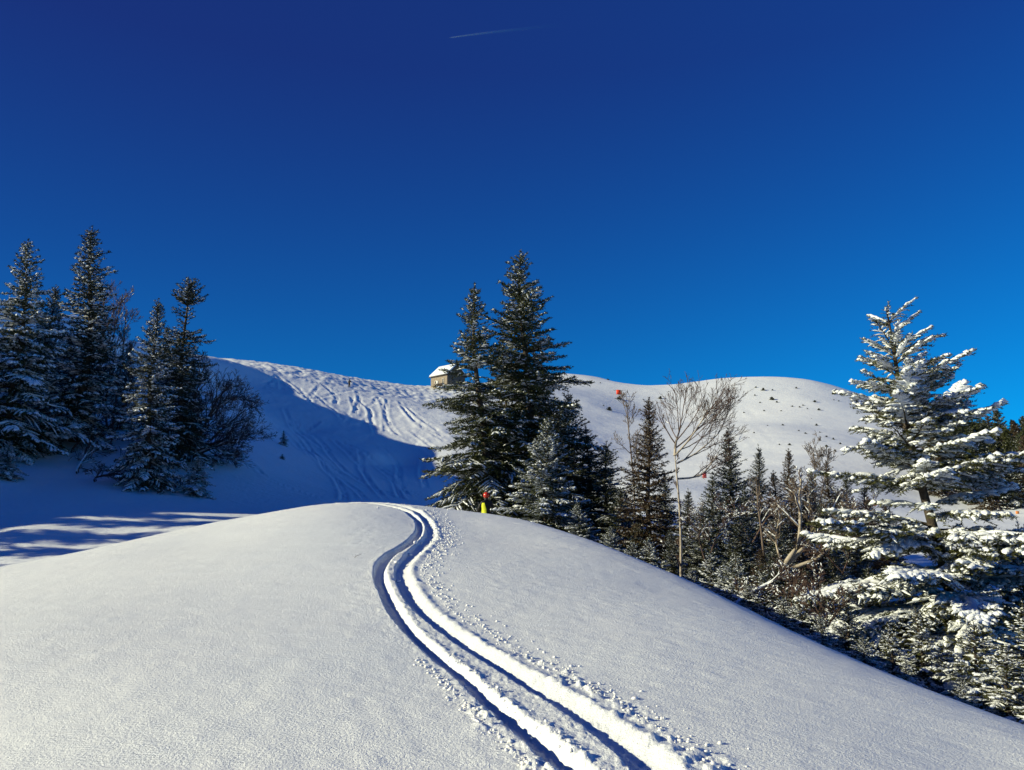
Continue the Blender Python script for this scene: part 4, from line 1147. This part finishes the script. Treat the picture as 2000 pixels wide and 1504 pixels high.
# ------------------------------------------------------------------ crumbs of snow thrown out beside the ski track
rc = np.random.default_rng(17)
def lump_mesh():
    t = (1 + 5 ** .5) / 2
    v = unit(np.array([(-1, t, 0), (1, t, 0), (-1, -t, 0), (1, -t, 0), (0, -1, t), (0, 1, t), (0, -1, -t), (0, 1, -t), (t, 0, -1), (t, 0, 1), (-t, 0, -1), (-t, 0, 1)], float))
    f = [(0, 11, 5), (0, 5, 1), (0, 1, 7), (0, 7, 10), (0, 10, 11), (1, 5, 9), (5, 11, 4), (11, 10, 2), (10, 7, 6), (7, 1, 8), (3, 9, 4), (3, 4, 2), (3, 2, 6), (3, 6, 8), (3, 8, 9), (4, 9, 5), (2, 4, 11), (6, 2, 10), (8, 6, 7), (9, 8, 1)]
    return v, np.array(f)
LV, LF = lump_mesh()
crumbs = Soup()
def ground_z(x, y):
    z = land(x, y) + rough_near(x, y)
    return press_near(x, y, z)
TB = unit(np.gradient(PATH_B, axis=0)); TA = unit(np.gradient(PATH_A, axis=0))
pts = []
sB = np.linspace(0, 1, len(PATH_B))
for k in range(1500):
    i = int(rc.integers(int(len(PATH_B) * .05), len(PATH_B)))
    dens = .35 + .65 * (vnoise(i * .013, 0, 61) > -.1)
    if rc.random() > dens: continue
    off = .30 + abs(rc.normal(0, .13)); pts.append((PATH_B[i, 0] - TB[i, 1] * off, PATH_B[i, 1] + TB[i, 0] * off, 1.0))
for k in range(260):                                    # the wide scatter at the upper bend
    u, v = 862 + rc.normal(0, 16), 1040 + rc.normal(0, 26)
    p = hit([(u, v)], 5, 24, 500)[0]; pts.append((p[0], p[1], 1.35))
for k in range(330):                                    # along the left groove close to the camera
    i = int(rc.integers(int(len(PATH_A) * .84), len(PATH_A)))
    off = -.13 - abs(rc.normal(0, .045)) if rc.random() < .75 else .12 + rc.normal(0, .03)
    pts.append((PATH_A[i, 0] - TA[i, 1] * off, PATH_A[i, 1] + TA[i, 0] * off, 1.0))
for u, v, q in [(1240, 1367, 1.6), (1408, 1470, 1.2), (1462, 1462, 1.0), (790, 1060, 4.0), (800, 1078, 3.4), (812, 1062, 3.2), (775, 1100, 3), (845, 1148, 2.6), (852, 1150, 2.2), (776, 1128, 2.6), (771, 1140, 2.4), (1068, 1492, 1.6), (1090, 1500, 2.0), (738, 992, 3)]:
    p = hit([(u, v)], 3, 24, 700)[0]; pts.append((p[0], p[1], q))
pts = np.array(pts)
gz = ground_z(pts[:, 0].copy(), pts[:, 1].copy())
for (x, y, q), z in zip(pts, gz):
    r = .0066 * q * math.exp(min(.75, rc.normal(0, .6))) * (1 if q > 2 else min(1.3, .75 + y / 20))
    v = LV * (1 + rc.normal(0, .22, (12, 1))) * np.array([1.2, 1.0, .75]) * r
    a = rc.uniform(0, 6.28); c, s_ = math.cos(a), math.sin(a)
    v = v @ np.array(((c, s_, 0), (-s_, c, 0), (0, 0, 1)))
    crumbs.add(v + (x, y, z + r * .25), LF)
M['crumb'] = two_tone('crumb_snow', (.80, .82, .84), (.86, .86, .86), 30, .6, .004, 90)
tag(crumbs.build('snow_crumbs', M['crumb'], None), 'crumbs of snow thrown out along the ski track', kind='stuff')
# twig sticking out of the smooth snow left of the track
p = hit([(688, 1090)], 4, 20, 600)[0]
s = Soup(); tubes(s, np.array([[(0, 0, -.02), (.06, .02, .03), (.13, .05, .055)]]), np.array([[.004, .0035, .002]]), 5)
tubes(s, np.array([[(.05, .015, .028), (.03, .05, .05)]]), np.array([[.0025, .0012]]), 4)
o = s.build('twig', M['twig'], None); o.location = p; tag(o, 'single twig sticking out of the smooth snow left of the ski track', 'twig')
# ------------------------------------------------------------------ people
def skin_body(name, joints, edges, mat, parent, subsurf=2):
    """one continuous skinned body from joints {key: (x, y, z, radius)}"""
    keys = list(joints)
    me = bpy.data.meshes.new(name)
    me.from_pydata([joints[k][:3] for k in keys], [(keys.index(a), keys.index(b)) for a, b in edges], [])
    o = bpy.data.objects.new(name, me); COL.objects.link(o)
    sk = o.modifiers.new('skin', 'SKIN'); sk.use_smooth_shade = True
    o.modifiers.new('sub', 'SUBSURF').levels = subsurf; o.modifiers['sub'].render_levels = subsurf
    for i, k in enumerate(keys):
        q = me.skin_vertices[0].data[i]
        r = joints[k][3]; q.radius = (r, r) if isinstance(r, float) else r
        q.use_root = (k == 'pelvis')
    dg = bpy.context.evaluated_depsgraph_get()
    nm = bpy.data.meshes.new_from_object(o.evaluated_get(dg))
    bpy.data.objects.remove(o)
    nm.materials.clear(); nm.materials.append(mat)
    nm.polygons.foreach_set('use_smooth', np.ones(len(nm.polygons), bool))
    b = bpy.data.objects.new(name, nm); COL.objects.link(b); b.parent = parent
    return b

def ball(name, mat, parent, c, r, seg=14, cut=None):
    th = np.linspace(0, math.pi, seg // 2 + 1); ph = np.linspace(0, 2 * math.pi, seg, endpoint=False)
    V = np.array([(math.sin(t) * math.cos(p), math.sin(t) * math.sin(p), math.cos(t)) for t in th for p in ph]) * np.array(r) + np.array(c)
    F = [(i * seg + j, i * seg + (j + 1) % seg, (i + 1) * seg + (j + 1) % seg, (i + 1) * seg + j) for i in range(len(th) - 1) for j in range(seg)]
    s = Soup(); s.add(V, np.array(F)); return s.build(name, mat, parent, True)

M['black_cloth'] = two_tone('black_ski_suit', (.012, .012, .014), (.03, .03, .034), 8, .7)
M['yellow_cloth'] = two_tone('bright_yellow_cloth', (.62, .66, .02), (.74, .78, .04), 10, .7)
M['helmet'] = plain('red_helmet_shell', (.50, .035, .02), .25, .5)
M['skin'] = plain('face_skin', (.50, .30, .22), .6)
M['goggle'] = plain('goggle_lens', (.02, .02, .03), .08, .6)
M['ski'] = plain('ski_topsheet', (.06, .06, .10), .3)
M['alu'] = plain('pole_metal', (.35, .35, .36), .35, .5, .8)

def skier(loc, rz, label):
    t = empty('person', loc, rz, label, 'person')
    J = {'pelvis': (0, 0, .92, .15), 'waist': (0, -.02, 1.08, .135), 'chest': (0, -.05, 1.30, (.185, .13)), 'neck': (0, -.07, 1.50, .065), 'head0': (0, -.09, 1.58, .08), 'head1': (0, -.10, 1.70, .09),
         'shL': (-.19, -.05, 1.42, .07), 'elL': (-.30, -.10, 1.17, .055), 'wrL': (-.27, -.30, 1.05, .04), 'haL': (-.26, -.37, 1.05, .035),
         'shR': (.19, -.05, 1.42, .07), 'elR': (.31, -.08, 1.18, .055), 'wrR': (.28, -.28, 1.06, .04), 'haR': (.27, -.35, 1.06, .035),
         'hiL': (-.10, 0, .86, .10), 'knL': (-.13, -.09, .50, .075), 'anL': (-.13, .02, .16, .065), 'toL': (-.13, -.16, .07, .05),
         'hiR': (.10, 0, .86, .10), 'knR': (.13, -.09, .50, .075), 'anR': (.13, .02, .16, .065), 'toR': (.13, -.16, .07, .05)}
    E = [('pelvis', 'waist'), ('waist', 'chest'), ('chest', 'neck'), ('neck', 'head0'), ('head0', 'head1'), ('chest', 'shL'), ('shL', 'elL'), ('elL', 'wrL'), ('wrL', 'haL'), ('chest', 'shR'), ('shR', 'elR'), ('elR', 'wrR'), ('wrR', 'haR'),
         ('pelvis', 'hiL'), ('hiL', 'knL'), ('knL', 'anL'), ('anL', 'toL'), ('pelvis', 'hiR'), ('hiR', 'knR'), ('knR', 'anR'), ('anR', 'toR')]
    skin_body('body', J, E, M['black_cloth'], t)
    ball('face', M['skin'], t, (0, -.135, 1.63), (.075, .085, .10))
    ball('nose', M['skin'], t, (0, -.222, 1.62), (.014, .018, .022), 8)
    h = ball('helmet', M['helmet'], t, (0, -.085, 1.70), (.125, .145, .125))
    ball('goggles', M['goggle'], t, (0, -.165, 1.675), (.085, .065, .040))
    # bright panel over the back and side of the jacket
    n, k = 13, 9
    ang = np.linspace(.35, 2.45, n); zz = np.linspace(.86, 1.40, k)
    V = []
    for z in zz:
        w = np.interp(z, [.86, 1.08, 1.3, 1.42], [.205, .185, .215, .20]); dpt = np.interp(z, [.86, 1.08, 1.3, 1.42], [.185, .165, .165, .13]); lim = np.interp(z, [.86, 1.2, 1.40], [1, .75, .35])
        for a in ang:
            aa = .9 + (a - 1.1) * lim
            V.append((w * math.sin(aa) , w * 0 + dpt * math.cos(aa) - .03, z))
    V = np.array(V); s = Soup()
    F = [(i * n + j, i * n + j + 1, (i + 1) * n + j + 1, (i + 1) * n + j) for i in range(k - 1) for j in range(n - 1)]
    s.add(V, np.array(F)); o = s.build('yellow_panel', M['yellow_cloth'], t, True)
    so = o.modifiers.new('thick', 'SOLIDIFY'); so.thickness = .012
    for sx in (-1, 1):
        s = Soup(); f = np.linspace(0, 1, 12)
        P = np.array([[(sx * .13, -.85 + 1.65 * q, .02 + .10 * max(0, .12 - q) / .12) for q in f]]); 
        V = []
        for p_, q in zip(P[0], f):
            w = .045 + .012 * abs(q - .5) * 2
            for dx, dz in ((-w, 0), (w, 0), (w, .018), (-w, .018)): V.append((p_[0] + dx, p_[1], p_[2] + dz))
        F = [(i * 4 + j, i * 4 + (j + 1) % 4, (i + 1) * 4 + (j + 1) % 4, (i + 1) * 4 + j) for i in range(11) for j in range(4)] + [(3, 2, 1, 0), (44, 45, 46, 47)]
        s.add(V, np.array(F)); s.build('ski', M['ski'], t)
    return t

def ski_pole(person, hand, foot, label):
    o = empty('ski_pole', person.location, person.rotation_euler[2], label, 'ski pole')
    o.rotation_euler = person.rotation_euler; o.scale = person.scale
    s = Soup(); tubes(s, np.array([[hand, foot]]), np.array([[.009, .006]]), 6); s.build('shaft', M['alu'], o)
    s = Soup(); h = np.array(hand); tubes(s, np.array([[h + (0, 0, -.09), h + (0, 0, .03)]]), np.array([[.016, .018]]), 7); s.build('grip', M['black_cloth'], o)
    s = Soup(); f = np.array(foot); tubes(s, np.array([[f + (0, 0, .07), f + (0, 0, .085)]]), np.array([[.05, .045]]), 9); s.build('basket', M['black_cloth'], o)

Ys = 31.0
ax, _ = ray(951, 985); px_ = ax * Ys
sk1 = skier((px_, Ys, land1(px_, Ys) - .05), R(200), 'skier in a red helmet and black suit with a bright yellow panel behind the crest')
_, tt = ray(951, 960.5)
sc_ = (EYE + tt * Ys - sk1.location.z) / 1.83
sk1.scale = (sc_,) * 3
ski_pole(sk1, (-.26, -.40, 1.08), (-.36, -.50, .0), 'ski pole in the left hand of the yellow and black skier')
ski_pole(sk1, (.27, -.38, 1.09), (.40, -.42, .0), 'ski pole in the right hand of the yellow and black skier')
p = on_snow(682, 757, 80)
sk2 = empty('person', tuple(p), R(160), 'tiny dark figure of a skier on the bright slope left of the hut', 'person')
J2 = {'pelvis': (0, 0, .92, .17), 'chest': (0, -.04, 1.32, .20), 'neck': (0, -.06, 1.50, .08), 'head': (0, -.08, 1.68, .12), 'elL': (-.32, -.06, 1.15, .08), 'haL': (-.30, -.30, 1.0, .06), 'elR': (.32, -.06, 1.15, .08), 'haR': (.30, -.30, 1.0, .06),
      'knL': (-.13, -.06, .5, .10), 'anL': (-.13, .02, .08, .08), 'knR': (.13, -.06, .5, .10), 'anR': (.13, .02, .08, .08)}
skin_body('body', J2, [('pelvis', 'chest'), ('chest', 'neck'), ('neck', 'head'), ('chest', 'elL'), ('elL', 'haL'), ('chest', 'elR'), ('elR', 'haR'), ('pelvis', 'knL'), ('knL', 'anL'), ('pelvis', 'knR'), ('knR', 'anR')], M['black_cloth'], sk2, 1)
ball('helmet', M['pole'], sk2, (0, -.08, 1.72), (.14, .15, .13), 8)
